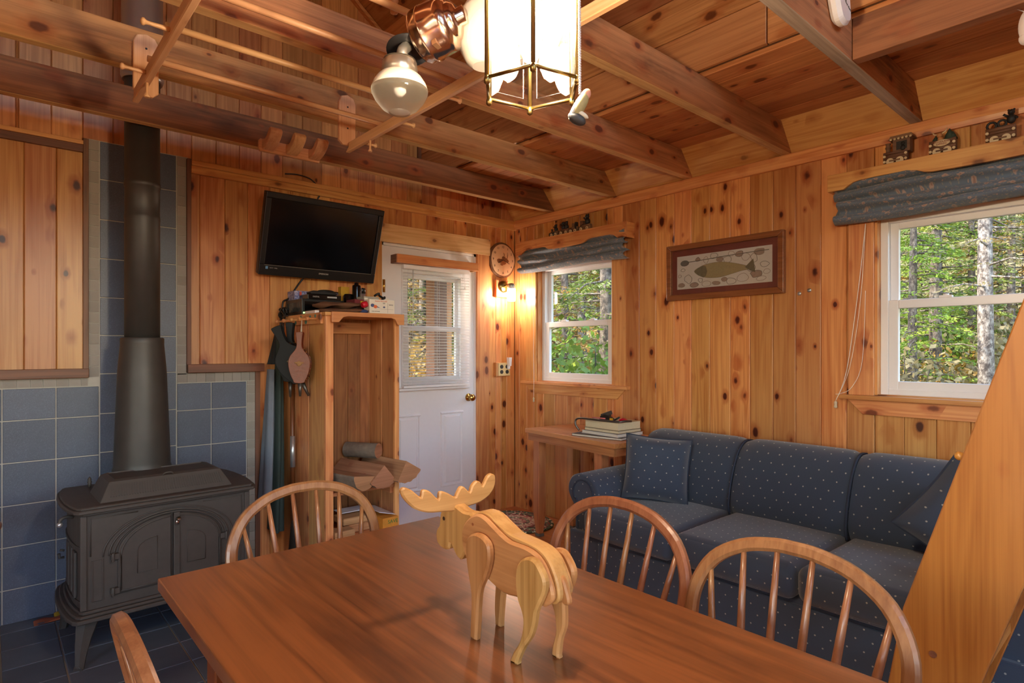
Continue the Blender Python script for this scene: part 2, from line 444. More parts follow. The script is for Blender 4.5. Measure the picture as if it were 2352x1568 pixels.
# --- unseen walls of the room, left window, plus front and gable openings added behind the camera as daylight fill
m = MB()
for a, b, p, q in holes_boxes(YF, .14, -.02, 2.6, [(-5.9, -3.2, .6, 2.2)]): m.box((XL-.14, a, p), (XL, b, q))
m.build('wall_left', PINE['z']).__setitem__('kind', 'structure')
m = MB()
for a, b, p, q in holes_boxes(XL, .14, -.02, 2.6, [(-5.7, -3.9, .9, 2.1), (-2.6, -1.2, .9, 2.1)]): m.box((a, YF-.14, p), (b, YF, q))
for P in ([(XL, 2.6), (-4.5, 2.6), (-4.5, roofz(-4.5)+.1), (XL, roofz(XL)+.1)], [(-1.9, 2.6), (.14, 2.6), (.14, roofz(.14)+.1), (-1.9, roofz(-1.9)+.1)],
          [(-4.5, 2.6), (-1.9, 2.6), (-1.9, 2.75), (-4.5, 2.75)], [(-4.5, 3.95), (-1.9, 3.95), (-1.9, roofz(-1.9)+.1), (RIDGE, roofz(RIDGE)+.1), (-4.5, roofz(-4.5)+.1)]):  # gap between these two is an added gable opening that lights the ceiling
    m.prism(P, YF-.14, YF, 'y')
m.build('wall_front', PINE['z']).__setitem__('kind', 'structure')
# --- floor: pine planks with a slate hearth in the stove corner
floor = thing('floor', kind='structure')
MB().box((XL, YF, -.08), (.14, .14, -.012)).build('subfloor', bpy.data.materials['sheathing'], floor)
x = -2.06; k = 0
while x < 0:
    MB().box((x+.0008, -3.6, -.012), (min(0, x+.115)-.0008, 0, 0)).build('floorboard', FLOORW, floor, bevel=.0015, seg=1); x += .115
MB().box((XL, YF, -.012), (-2.06, -1.36, 0)).build('floorboard', FLOORW, floor)
MB().box((-2.06, YF, -.012), (0, -3.6, 0)).build('floorboard', FLOORW, floor)
MB().box((XL, -1.36, -.012), (-3.46, 0, 0)).build('floorboard', FLOORW, floor)
def tilemat(name, hexa, hexb, rough, spk='#8d98b0', sf=.55):
    m, N, L, b = newmat(name); setp(b, rough=rough)
    tc = N.new('ShaderNodeTexCoord'); oi = N.new('ShaderNodeObjectInfo')
    n1 = N.new('ShaderNodeTexNoise'); n1.inputs['Scale'].default_value = 420; n1.inputs['Detail'].default_value = 2
    n2 = N.new('ShaderNodeTexNoise'); n2.inputs['Scale'].default_value = 9
    L.new(tc.outputs['Object'], n1.inputs[0]); L.new(tc.outputs['Object'], n2.inputs[0])
    mx = N.new('ShaderNodeMix'); mx.data_type = 'RGBA'; mx.inputs[6].default_value = RGB(hexa); mx.inputs[7].default_value = RGB(hexb); L.new(n2.outputs[0], mx.inputs[0])
    mr = N.new('ShaderNodeMapRange'); mr.inputs[1].default_value = .55; mr.inputs[2].default_value = .8; mr.inputs[4].default_value = sf; L.new(n1.outputs[0], mr.inputs[0])
    m2 = N.new('ShaderNodeMix'); m2.data_type = 'RGBA'; L.new(mr.outputs[0], m2.inputs[0]); L.new(mx.outputs[2], m2.inputs[6]); m2.inputs[7].default_value = RGB(spk)
    hs = N.new('ShaderNodeHueSaturation'); L.new(m2.outputs[2], hs.inputs['Color'])
    a = N.new('ShaderNodeMath'); a.operation = 'MULTIPLY_ADD'; a.inputs[1].default_value = .24; a.inputs[2].default_value = .88; L.new(oi.outputs['Random'], a.inputs[0]); L.new(a.outputs[0], hs.inputs['Value'])
    L.new(hs.outputs[0], b.inputs['Base Color'])
    bp = N.new('ShaderNodeBump'); bp.inputs['Strength'].default_value = .12; bp.inputs['Distance'].default_value = .001; L.new(n1.outputs[0], bp.inputs['Height']); L.new(bp.outputs[0], b.inputs['Normal'])
    return m
TILE = tilemat('blue_tile', '#4b515f', '#565d6f', .42)
SLATE = tilemat('slate_floor_tile', '#4a4e58', '#585e6a', .42, '#747a88', .3)
BRICKT = tilemat('grey_brick_tile', '#9a9187', '#8b8278', .6, '#b4aca0', .3)
GROUT = plain('grout', '#b9b3a8', .9, .1)
GROUTD = plain('floor_grout', '#8d867c', .9, .1)
MB().box((-3.46, -1.36, -.012), (-2.06, 0, -.002)).build('grout_bed', GROUTD, floor)
xs = [-3.46, -3.262, -3.06, -2.86, -2.66, -2.46, -2.26, -2.06]; ys = [0, -.13, -.335, -.54, -.745, -.95, -1.155, -1.36]
for a, b in zip(xs, xs[1:]):
    for d_, c_ in zip(ys, ys[1:]):
        MB().box((a+.003, c_+.003, -.01), (b-.003, d_-.003, .003)).build('slate_tile', SLATE, floor, bevel=.002, seg=1)
# --- tiled stove wall
hearth = thing('tiled_stove_wall', 'blue glazed tile wall panel behind the stove, edged with small grey brick tiles', 'tile wall', (-2.7, 0, 0))
MB().box((-3.6, -.006, 0), (-2.09, .0, 1.175)).box((-2.925, -.006, 1.175), (-2.462, 0, 2.385)).build('grout_bed', GROUT, hearth)
rows = [0, .163, .366, .563, .766, .967, 1.121]; rowm = [0, .17, .375, .577, .777, .977, 1.183, 1.381, 1.577, 1.778, 1.979, 2.186, 2.383]
def tile(a, b, c, d_): MB().box((a+.0028, -.012, c+.0028), (b-.0028, -.004, d_-.0028)).build('blue_tile', TILE, hearth, bevel=.0015, seg=1)
for c, d_ in zip(rows, rows[1:]):
    for a, b in ((-3.46, -3.253), (-3.253, -3.05), (-3.05, -2.873), (-2.517, -2.341), (-2.341, -2.147)): tile(a, b, c, d_)
for c, d_ in zip(rowm, rowm[1:]):
    for a, b in ((-2.871, -2.695), (-2.695, -2.519)): tile(a, b, c, d_)
def bt(a, b, c, d_): MB().box((a+.0012, -.011, c+.0012), (b-.0012, -.004, d_-.0012)).build('brick_tile', BRICKT, hearth)
z = 1.168
while z < 2.36:
    h = min(.055, 2.383-z)
    for a, b in ((-2.919, -2.873), (-2.515, -2.469)): bt(a, b, z, z+h)
    z += .0553
x = -3.5
while x < -2.93: bt(x, min(x+.05, -2.92), 1.123, 1.166); x += .05
x = -2.515
while x < -2.1: bt(x, min(x+.048, -2.1), 1.123, 1.176); x += .048
z = 0
while z < 1.12: bt(-2.145, -2.098, z, min(z+.055, 1.122)); z += .055
# --- trims on wall A
tr = thing('trim_1', kind='structure')
MB().box((-3.6, -.024, 2.308), (-2.941, .0, 2.345)).build('moulding', DARKT['x'], tr, bevel=.002)
MB().box((-3.6, -.03, 2.345), (-2.941, .0, 2.366)).build('moulding', PINET['x'], tr, bevel=.002)
tr2 = thing('trim_2', kind='structure')
MB().box((-2.447, -.024, 2.30), (0, .0, 2.343)).build('moulding', DARKT['x'] if False else PINET['x'], tr2, bevel=.002)
MB().box((-2.447, -.034, 2.343), (0, .0, 2.372)).build('moulding', PINET['x'], tr2, bevel=.004)
tr3 = thing('trim_3', kind='structure')
MB().box((-2.941, -.022, 1.2), (-2.918, .0, 2.38)).build('moulding', DARKT['z'], tr3, bevel=.002)
tr4 = thing('trim_4', kind='structure')
MB().box((-2.469, -.022, 1.2), (-2.447, .0, 2.378)).build('moulding', DARKT['z'], tr4, bevel=.002)
tr5 = thing('trim_5', kind='structure')
MB().box((-3.6, -.045, 1.166), (-2.919, .0, 1.212)).build('moulding', DARKT['x'], tr5, bevel=.003)
tr6 = thing('trim_6', kind='structure')
MB().box((-2.469, -.045, 1.178), (-2.053, .0, 1.226)).build('moulding', DARKT['x'], tr6, bevel=.003)
MB().box((-2.098, -.018, 0), (-2.07, .0, 1.178)).build('moulding', DARKT['z'], tr6, bevel=.002)
# gable trim along the roof slope
tr7 = thing('trim_7', kind='structure')
MB().bar((-.94, -.012, roofz(-.94)-.02), (-3.0, -.012, roofz(-3.0)-.02), .024, .045, up=(0, 1, 0)).build('moulding', ROOFW['x'], tr7)
MB().box((-.955, -.02, 2.55), (-.925, 0, 3.3)).build('moulding', DARKT['z'], tr7)
# --- trims on wall B: crown board and leaning frieze board
tr8 = thing('trim_8', kind='structure')
MB().prism([(0, 2.308), (-.02, 2.308), (-.027, 2.33), (-.027, 2.372), (-.02, 2.378), (0, 2.378)], YF, 0, 'y').build('crown_board', PINET['y'], tr8)
fr = thing('trim_9', kind='structure')
beamys = [-.474, -1.079, -1.678, -2.286, -2.894, -3.5, -4.1]
MB().prism([(-.004, 2.378), (.018, 2.378), (-.115, 2.545), (-.134, 2.532)], -3.75, 0, 'y').build('frieze_board', wood('frieze_pine', '#d9a566', '#b87438', 'y', knot=.5, vary=.03), fr)
# --- ceiling: flat loft boards near wall B, knee wall above, roof boards
ceil = thing('ceiling', kind='structure')
xs = [-.125, -.26, -.39, -.52, -.65, -.78, -.895]
for i, (a, b) in enumerate(zip(xs, xs[1:])):
    MB().prism([(a-.001, 2.532), (a-.001, 2.553), (b+.001, 2.553), (b+.001, 2.535), (b+.004, 2.532), (a-.004, 2.532)], -4.6, 0, 'y').build('loft_plank', ROOFW['y'], ceil)
MB().box((.1, -4.6, 2.553), (-.9, 0.02, 2.6)).build('loft_backing', bpy.data.materials['sheathing'], ceil)
zs = [2.548, 2.735, 2.92, 3.105, 3.29]
for a, b in zip(zs, zs[1:]):
    for y0, y1 in ((-2.583, 0), (-4.6, -2.589)):
        MB().box((-.93, y0, a+.0015), (-.912, y1, b-.0015)).build('knee_wall_plank', ROOFW['y'], ceil, bevel=.002, seg=1)
n = 24; ln = (RIDGE+.0)/1.0
for side in (0, 1):
    for i in range(n if side == 0 else 1):
        if side == 0: xa, xb = RIDGE*i/n + .15*(1-i/n), RIDGE*(i+1)/n + .15*(1-(i+1)/n)
        else: xa, xb = RIDGE, XL-.6
        za, zb = roofz(xa), roofz(xb)
        MB().prism([(xa-.001, za), (xb+.001, zb), (xb+.001, zb+.05), (xa-.001, za+.05)], YF-.3, .3, 'y').build('roof_plank', ROOFW['y'], ceil)
MB().prism([(.55, roofz(.55)+.05), (RIDGE, roofz(RIDGE)+.06), (XL-.6, roofz(XL-.6)+.06), (XL-.6, roofz(XL-.6)+.1), (RIDGE, roofz(RIDGE)+.12), (.55, roofz(.55)+.1)], YF-.5, .5, 'y').build('roof_deck', bpy.data.materials['sheathing'], ceil)
# --- tie beams
bl = ['dark rough-sawn ceiling beam nearest the stove wall, carrying the triple coat hook', 'rough-sawn ceiling beam second from the stove wall, drying rack brackets screwed to it',
      'rough-sawn ceiling beam third from the stove wall, passing behind the copper lamp', 'weathered rough-sawn ceiling beam just right of the glass lantern',
      'grey-edged rough-sawn ceiling beam with the white smoke detector', 'rough-sawn ceiling beam sixth from the stove wall', 'rough-sawn ceiling beam seventh from the stove wall']
for i, yb in enumerate(beamys[:5]):
    sg = .0
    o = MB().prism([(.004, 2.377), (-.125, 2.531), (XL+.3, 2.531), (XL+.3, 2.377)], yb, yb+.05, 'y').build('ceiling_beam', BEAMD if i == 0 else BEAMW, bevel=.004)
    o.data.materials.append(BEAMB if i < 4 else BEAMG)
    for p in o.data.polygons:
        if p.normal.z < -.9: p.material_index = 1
    tag(o, bl[i], 'beam', 'tie beams across the ceiling')
tag(MB().box((-.905, -3.9, 2.377), (-.852, -2.896, 2.531)).build('header_beam', BEAMY, bevel=.003), 'dark reddish header beam butting into the beam with the smoke detector', 'beam')
# ============================================================ WINDOWS, DOOR AND WHAT HANGS ON THE WALLS
def make_window(n, yl, yr, z0, z1, zm, sill_out=True):
    t = thing('window_%d' % n, kind='structure')
    yl, yr = max(yl, yr), min(yl, yr)
    def ring(ya, yb, za, zb, w, xa, xb, name, mat, bev=.003):
        m = MB()
        m.box((xa, ya, za), (xb, ya-w, zb)).box((xa, yb+w, za), (xb, yb, zb)).box((xa, ya-w, za), (xb, yb+w, za+w)).box((xa, ya-w, zb-w), (xb, yb+w, zb))
        return m.build(name, mat, t, bevel=bev)
    for nm, a, b in (('jamb', (0, yl, z0), (.12, yl-.012, z1)), ('jamb', (0, yr+.012, z0), (.12, yr, z1)), ('head_jamb', (0, yl-.012, z1-.012), (.12, yr+.012, z1))):
        MB().box(a, b).build(nm, PINET['z'], t)
    ring(yl-.012, yr+.012, z0, z1-.012, .034, .045, .115, 'frame', VINYL)
    a, b = yl-.046, yr+.046
    ls = ring(a, b, z0+.03, zm+.022, .042, .05, .078, 'lower_sash', VINYL)
    us = ring(a, b, zm-.018, z1-.04, .036, .08, .106, 'upper_sash', VINYL)
    MB().box((.063, a-.04, z0+.07), (.066, b+.04, zm-.018)).build('pane', GLASS, ls)
    MB().box((.092, a-.034, zm+.016), (.095, b+.034, z1-.074)).build('pane', GLASS, us)
    for f in (.3, .72):
        yy = a + (b-a)*f
        MB().box((.046, yy+.025, zm+.022), (.078, yy-.025, zm+.032)).cyl((.062, yy, zm+.03), (.062, yy, zm+.04), .012).build('sash_lock', WHITE, ls)
    MB().box((.0, yl, z0-.004), (.05, yr, z0+.006)).box((-.045, yl+.15, z0-.022), (0.0, yr-.15, z0)).build('sill', PINET['y'], t, bevel=.003)
    MB().prism([(yl+.12, z0-.022), (yr-.12, z0-.022), (yr-.045, z0-.095), (yl+.05, z0-.095)], -.018, 0, 'x').build('apron', PINET['y'], t, bevel=.002)
    MB().box((-.016, yl, z0), (0, yl+.115, z1+.1)).build('casing', PINET['z'], t, bevel=.002)
    MB().box((-.016, yr-.115, z0), (0, yr, z1+.1)).build('casing', PINET['z'], t, bevel=.002)
    MB().box((-.016, yl, z1), (0, yr, z1+.1)).build('casing', PINET['y'], t, bevel=.002)
    return t
make_window(1, -.27, -1.044, 1.056, 1.98, 1.505)
make_window(2, -2.69, -3.56, 1.08, 1.98, 1.53)
def curtainmat():
    m, N, L, b = newmat('floral_fabric'); setp(b, rough=.85, sheen=.2)
    tc = N.new('ShaderNodeTexCoord')
    def vor(scale, seed, th, soft):
        mp = N.new('ShaderNodeMapping'); mp.inputs['Location'].default_value = (seed, seed*1.7, 0); L.new(tc.outputs['UV'], mp.inputs[0])
        nz = N.new('ShaderNodeTexNoise'); nz.inputs['Scale'].default_value = scale*2.2; L.new(mp.outputs[0], nz.inputs[0])
        ad = N.new('ShaderNodeVectorMath'); ad.operation = 'MULTIPLY_ADD'; ad.inputs[1].default_value = (.5/scale,)*3; L.new(nz.outputs['Color'], ad.inputs[0]); L.new(mp.outputs[0], ad.inputs[2])
        v = N.new('ShaderNodeTexVoronoi'); v.voronoi_dimensions = '2D'; v.inputs['Scale'].default_value = scale; L.new(ad.outputs[0], v.inputs['Vector'])
        mr = N.new('ShaderNodeMapRange'); mr.inputs[1].default_value = th; mr.inputs[2].default_value = th-soft; L.new(v.outputs['Distance'], mr.inputs[0])
        return mr.outputs[0], v.outputs['Color']
    col = None
    base = RGB('#5f6b7a')
    def mix(f, a, c):
        n = N.new('ShaderNodeMix'); n.data_type = 'RGBA'; L.new(f, n.inputs[0])
        if isinstance(a, tuple): n.inputs[6].default_value = a
        else: L.new(a, n.inputs[6])
        n.inputs[7].default_value = c; return n.outputs[2]
    f, _ = vor(60, 7.3, .2, .06); c = mix(f, base, RGB('#7a7c78'))
    f, _ = vor(34, 1.3, .14, .04); c = mix(f, c, RGB('#94827a'))
    f, _ = vor(17, 3.1, .19, .05); c = mix(f, c, RGB('#a08a80'))
    f, _ = vor(17, 3.1, .08, .04); c = mix(f, c, RGB('#8a6c62'))
    L.new(c, b.inputs['Base Color']); return m
FLORAL = curtainmat()
def valance(name, ya, yb, zt, zb, label, slabel, folds, sb, cords):
    """ya left (near corner) > yb; front face at x=-.1"""
    t = thing(name, label, 'valance', (-.05, (ya+yb)/2, zb))
    W = ya-yb; h = zt-zb
    pts = [(ya, zt), (yb, zt), (yb, zb), (yb+.07, zb)]
    def sc_(u): return yb+W*u
    low = [(.06, 0), (.075, .012), (.095, .026), (.12, .032), (.2, .034), (.28, .033), (.31, .026), (.335, .012), (.36, .006), (.42, .004), (.5, .003)]
    lowr = [(1-u, v) for u, v in low[:-1]][::-1]
    pts = [(yb, zb)] + [(sc_(u), zb+v) for u, v in low+lowr] + [(ya, zb), (ya, zt), (yb, zt)]
    MB().prism(pts, -.1, -.082, 'x').build('front_board', PINET['y'], t, bevel=.002)
    MB().box((-.082, ya, zt-.016), (0, yb, zt)).build('top_shelf', PINET['y'], t)
    MB().box((-.082, yb, zb), (0, yb+.018, zt-.016)).build('end_board', PINET['x'], t, bevel=.001)
    MB().box((-.082, ya-.018, zb), (0, ya, zt-.016)).build('end_board', PINET['x'], t, bevel=.001)
    s = thing(name.replace('valance', 'roman_shade'), slabel, 'window shade', (-.05, (ya+yb)/2, sb))
    ztop = zt-.03; rnd = random.Random(name)
    ph = [rnd.uniform(0, 6) for _ in range(9)]
    ya2, yb2 = ya+.0, yb-.012
    def fn(u, v):
        y = ya2-.03+(yb2-ya2+.055)*u
        k = v*folds
        fr_ = k-math.floor(k) if v < 1 else 1.0
        i = int(min(folds-1, math.floor(k)))
        bul = math.sin(math.pi*min(1, max(0, fr_)))**.7
        end = math.exp(-u*16)+math.exp(-(1-u)*16)
        z = ztop-(ztop-sb)*v + .008*math.sin(u*6.3+ph[i])*(v > .05) + .012*math.sin(3*u+ph[i+1])*v*(1-v)*2
        x = -.03-.05*bul*(1+.25*math.sin(u*9+ph[i]))-.012*end*bul-.02*v
        x += .004*math.sin(u*42+i*2)*bul
        y += .007*(bul-.5)*(1 if u > .5 else -1)*end + .015*math.sin(ph[i])*end*(1 if u > .5 else -1)
        return (x, y, z)
    o = MB().grid(fn, 64, folds*9).build('shade_fabric', FLORAL, s, uv=True, solid=.003)
    uvl = o.data.uv_layers[0].data
    nu = 65
    for p in o.data.polygons:
        for li in p.loop_indices:
            vi = o.data.loops[li].vertex_index; uvl[li].uv = ((vi % nu)/64*W, (vi//nu)/(folds*9)*(ztop-sb)*2.1)
    c = thing(name.replace('valance', 'shade_cord'), cords[0], 'cord', (-.06, cords[1], cords[3]))
    pts = cords[4]
    m = MB().tube(smoothpts(pts, 5), .0016, 6)
    for extra in cords[5:]: m.tube(smoothpts(extra, 5), .0012, 6)
    m.build('string', plain('cord_white_'+name, '#e8e2d6', .7), c)
    p = V(pts[-1]); MB().lathe([(.003, .0), (.008, -.006), (.006, -.02), (.009, -.03), (.004, -.036)], p).build('pull_knob', plain('cord_knob_'+name, '#c9b79a', .5), c)
    return t
valance('window_valance', -.118, -1.228, 2.17, 2.067, 'short pine box valance with scalloped front over the small corner window', 'dark grey-blue floral shade gathered in folds over the small corner window', 4, 1.93,
        ('white shade cord hanging left of the small corner window', -.3, 0, .8, [(-.07, -.285, 1.95), (-.06, -.292, 1.6), (-.056, -.288, 1.3), (-.056, -.293, 1.1), (-.056, -.29, .93)]))
valance('window_valance', -2.506, -3.745, 2.19, 2.107, 'long pine box valance with scalloped front over the large window', 'dark grey-blue floral shade gathered in folds over the large window', 4, 1.945,
        ('white shade cords looped beside the large window', -2.55, 0, .9, [(-.05, -2.665, 1.93), (-.045, -2.63, 1.6), (-.04, -2.575, 1.2), (-.045, -2.525, 1.045)],
         [(-.05, -2.665, 1.93), (-.045, -2.64, 1.55), (-.04, -2.59, 1.22), (-.045, -2.525, 1.045)], [(-.035, -2.66, 1.6), (-.035, -2.645, 1.25), (-.04, -2.6, 1.12), (-.045, -2.55, 1.085), (-.045, -2.525, 1.08)]))
# ---- little train figurines on the valance shelves
LOGB = wood('figurine_log', '#7a5a42', '#523826', 'y', knot=0, rough=.7, bump=.4, vary=.1)
BEARM = plain('figurine_black', '#1d1c1c', .6, .2); CREAM = plain('figurine_cream', '#cdb894', .6, .15); REDM = plain('figurine_red', '#8a3b33', .6, .1); GREENM = plain('figurine_green', '#2f3d31', .7, .2); TANM = plain('figurine_tan', '#b07a4c', .6, .1)
def bear(par, x, y, z, s=1.0, arms=True):
    m = MB().sph((x, y, z+.018*s), .016*s, sc=(1, 1, 1.25)).sph((x-.002, y, z+.046*s), .0125*s).sph((x-.013*s, y, z+.043*s), .006*s)
    m.sph((x, y+.009*s, z+.056*s), .0045*s).sph((x, y-.009*s, z+.056*s), .0045*s)
    if arms: m.tube([(x, y+.012*s, z+.03*s), (x-.004, y+.026*s, z+.042*s)], .005*s, 8).tube([(x, y-.012*s, z+.026*s), (x-.01, y-.02*s, z+.016*s)], .005*s, 8)
    return m.build('bear', BEARM, par)
def wheels(par, x, ys, z, r=.012):
    for yy in ys:
        w_ = MB().cyl((x, yy, z+r), (x-.008, yy, z+r), r, n=14).build('wheel', CREAM, par); MB().cyl((x-.008, yy, z+r), (x-.011, yy, z+r), r*.3, n=8).build('hub', LOGB, w_)
zS = 2.17
def car(label, y, w_, h, extra):
    t = thing('train_figurine', label, 'figurine', (-.06, y, zS), group='bear train on the small window valance')
    m = MB()
    for i in range(3): m.cyl((-.062, y+w_/2, zS+.012+h*(i+.5)/3), (-.062, y-w_/2, zS+.012+h*(i+.5)/3), h/5.2, n=10)
    m.box((-.06, y+w_/2-.004, zS+.008), (-.04, y-w_/2+.004, zS+.012+h)).build('log_body', LOGB, t)
    wheels(t, -.074, (y+w_*.3, y-w_*.3), zS); extra(t, y); return t
def e1(t, y):
    MB().cyl((-.06, y+.0, zS+.02), (-.06, y+.05, zS+.02), .016, n=14).build('boiler', BEARM, t); MB().lathe([(.006, 0), (.006, .02), (.01, .026)], (-.06, y+.03, zS+.033)).build('smokestack', BEARM, t)
    bear(t, -.06, y-.012, zS+.038, .9)
def e2(t, y): bear(t, -.06, y+.016, zS+.04); bear(t, -.06, y-.018, zS+.04, 1.0)
def e3(t, y): MB().cyl((-.06, y+.01, zS+.03), (-.06, y+.01, zS+.07), .011, n=10).build('barrel', LOGB, t); MB().box((-.07, y-.012, zS+.02), (-.05, y-.028, zS+.075)).build('crate', BEARM, t)
def e4(t, y): MB().box((-.075, y+.04, zS+.045), (-.045, y+.012, zS+.072)).build('chest', LOGB, t); bear(t, -.06, y-.018, zS+.042, 1.25)
car('leftmost car of the bear train on the small valance, black round-boilered engine with one bear', -.53, .07, .03, e1)
car('log car with two bears side by side in the bear train', -.635, .085, .032, e2)
car('log car carrying a barrel and crate in the bear train', -.73, .075, .03, e3)
car('rightmost car of the bear train with one large bear and a chest', -.84, .1, .032, e4)
zS = 2.19
def car2(label, y, w_, h):
    t = thing('train_figurine', label, 'figurine', (-.06, y, zS), group='log train on the large window valance')
    m = MB()
    for i in range(4): m.cyl((-.07, y+w_/2, zS+.01+h*(i+.5)/4), (-.07, y-w_/2, zS+.01+h*(i+.5)/4), h/7, n=10)
    m.box((-.068, y+w_/2-.003, zS), (-.035, y-w_/2+.003, zS+.01+h)).build('log_body', LOGB, t)
    m = MB()
    for yy in (y+w_/2-.006, y-w_/2+.006):
        for zz in (.3, .8): m.cyl((-.074, yy, zS+h*zz), (-.082, yy, zS+h*zz), .006, n=10)
    m.build('log_end', CREAM, t, kind='stuff')
    for yy in (y+w_*.2, y-w_*.2):
        MB().cyl((-.074, yy, zS+.012), (-.083, yy, zS+.012), .016, n=16).build('wheel', CREAM, t)
    MB().bar((-.086, y+w_*.22, zS+.014), (-.086, y-w_*.22, zS+.014), .004, .006).build('drive_rod', LOGB, t)
    return t
t = car2('tall log cabin locomotive figurine with a bear in its window, on the large valance', -2.80, .1, .05)
MB().box((-.075, -2.79, zS+.05), (-.03, -2.86, zS+.115)).build('cab', LOGB, t)
MB().prism([(-2.775, zS+.112), (-2.875, zS+.112), (-2.868, zS+.128), (-2.782, zS+.128)], -.085, -.02, 'x').build('roof', LOGB, t)
m = MB()
for i in range(6): m.sph((-.086, -2.785-.016*i, zS+.112), .0055)
m.build('roof_log_end', CREAM, t, kind='stuff')
MB().box((-.0775, -2.805, zS+.062), (-.0745, -2.848, zS+.1)).build('window', BEARM, t); bear(t, -.074, -2.832, zS+.055, .7, False)
MB().lathe([(.01, 0), (.009, .03), (.013, .04), (.008, .05), (.012, .06)], (-.055, -2.765, zS+.045)).build('smokestack', LOGB, t)
t = car2('log car figurine lettered with a sign and topped by a moose and pine boughs', -2.985, .1, .055)
MB().sph((-.085, -2.985, zS+.047), .024, sc=(.12, 1.35, .62)).build('sign', CREAM, t)
text('WOODLAND', .0105, frame_M((-.0892, -2.985, zS+.051), (0, -1, 0), (0, 0, 1)), REDM, t); text('EXPRESS', .0105, frame_M((-.0892, -2.985, zS+.041), (0, -1, 0), (0, 0, 1)), REDM, t)
MB().sph((-.075, -2.975, zS+.085), .011, sc=(1, 1, 1.1)).sph((-.075, -2.978, zS+.068), .011).build('moose_head', TANM, t)
MB().tube([(-.075, -2.968, zS+.09), (-.075, -2.955, zS+.092), (-.075, -2.95, zS+.102)], .003, 7).tube([(-.075, -2.984, zS+.092), (-.075, -2.998, zS+.098), (-.075, -3.003, zS+.112)], .003, 7).build('antler', CREAM, t)
m = MB()
for yy, hh, ww in ((-2.957, .03, .02), (-3.008, .05, .026), (-3.02, .035, .02)): m.lathe([(ww, 0), (ww*.6, hh*.35), (ww*.7, hh*.36), (.002, hh)], (-.055, yy, zS+.062), n=7)
m.build('pine_bough', GREENM, t)
t = car2('log car figurine carrying a black toy motor and shovel, rightmost on the large valance', -3.19, .1, .055)
MB().tube([(-.07, -3.16+.016*math.cos(a), zS+.075+.016*math.sin(a)) for a in [i*math.pi/5 for i in range(10)]], .005, 7, closed=True).build('tyre', BEARM, t)
MB().tube([(-.07, -3.195+.014*math.cos(a), zS+.078+.014*math.sin(a)) for a in [i*math.pi/5 for i in range(10)]], .005, 7, closed=True).build('tyre', BEARM, t)
bear(t, -.065, -3.225, zS+.072, 1.0)
# ---- exterior door with half lite
door = thing('door_1', kind='structure')
DX0, DX1 = -1.228, -.432
m = MB()
for a, b, p, q in holes_boxes(DX0, DX1, .015, 2.04, [(-1.045, -.565, 1.08, 1.86)]): m.box((a, .004, p), (b, .048, q))
sl = m.build('door_slab', WHITE, door)
def raised(a, b, p, q):
    for (u0, v0, u1, v1) in ((a, p, b, p+.02), (a, q-.02, b, q), (a, p+.02, a+.02, q-.02), (b-.02, p+.02, b, q-.02)):
        hor = (u1-u0) > (v1-v0)
        if hor: MB().prism([(.004, v0), (-.009, v0+.006), (-.009, v0+.012), (.004, v1)], u0, u1, 'x').build('panel_moulding', WHITE, sl)
        else: MB().prism([(u0, .004), (u0+.006, -.009), (u0+.012, -.009), (u1, .004)], v0, v1, 'z').build('panel_moulding', WHITE, sl)
    MB().prism([(a+.03, p+.03), (b-.03, p+.03), (b-.03, q-.03), (a+.03, q-.03)], -.011, .01, 'y', ch=.01).build('raised_panel', WHITE, sl)
raised(-1.135, -.925, .27, .84); raised(-.745, -.535, .27, .84)
def rect_ring(a, b, p, q, w_, y0, y1, nm, mat, par, bev=.003):
    return MB().box((a, y0, p), (a+w_, y1, q)).box((b-w_, y0, p), (b, y1, q)).box((a+w_, y0, p), (b-w_, y1, p+w_)).box((a+w_, y0, q-w_), (b-w_, y1, q)).build(nm, mat, par, bevel=bev)
rect_ring(-1.085, -.525, 1.04, 1.9, .045, -.012, .06, 'lite_frame', VINYL, sl)
rect_ring(-1.045, -.565, 1.08, 1.475, .03, .012, .04, 'lower_sash', VINYL, sl)
rect_ring(-1.045, -.565, 1.455, 1.86, .03, .03, .05, 'upper_sash', VINYL, sl)
MB().box((-1.02, .024, 1.1), (-.59, .027, 1.46)).build('pane', GLASS, sl)
MB().box((-1.02, .038, 1.48), (-.59, .041, 1.84)).build('pane', GLASS, sl)
MB().box((-1.12, -.03, 1.012), (-.49, .004, 1.03)).build('lite_sill', VINYL, sl, bevel=.003)
MB().lathe([(.03, 0), (.03, -.006), (.012, -.01), (.011, -.03), (.024, -.04), (.028, -.052), (.022, -.064), (.001, -.068)], (-.482, .004, .936), Matrix.Rotation(math.radians(-90), 3, 'X'), n=20).build('door_knob', BRASS, door).rotation_euler = (0, 0, 0)
for zz in (.25, 1.05, 1.755):
    MB().box((-1.236, -.004, zz-.045), (-1.216, .006, zz+.045)).cyl((-1.228, -.007, zz-.045), (-1.228, -.007, zz+.045), .005, n=8).build('hinge', BRASS, door)
for a, b in ((-1.25, -1.23), (-.43, -.41)): MB().box((a, .0, 0), (b, .13, 2.06)).build('door_jamb', WHITE, door)
MB().box((-1.25, 0, 2.042), (-.41, .13, 2.062)).build('door_jamb', WHITE, door)
MB().box((-1.25, -.02, 0), (-.41, .13, .014)).build('threshold', plain('threshold_metal', '#4a4038', .4, metal=.6), door)
dt = thing('trim_10', kind='structure')
MB().box((-1.37, -.022, 2.062), (-.281, 0, 2.19)).build('casing', wood('sconce_lit_header_pine', '#ecc892', '#d2a468', 'x', knot=.6, vary=.02), dt, bevel=.002)  # header pine kept paler, the sconce's light painted into its colour
MB().box((-.411, -.018, 0), (-.288, 0, 2.062)).build('casing', PINET['z'], dt, bevel=.002)
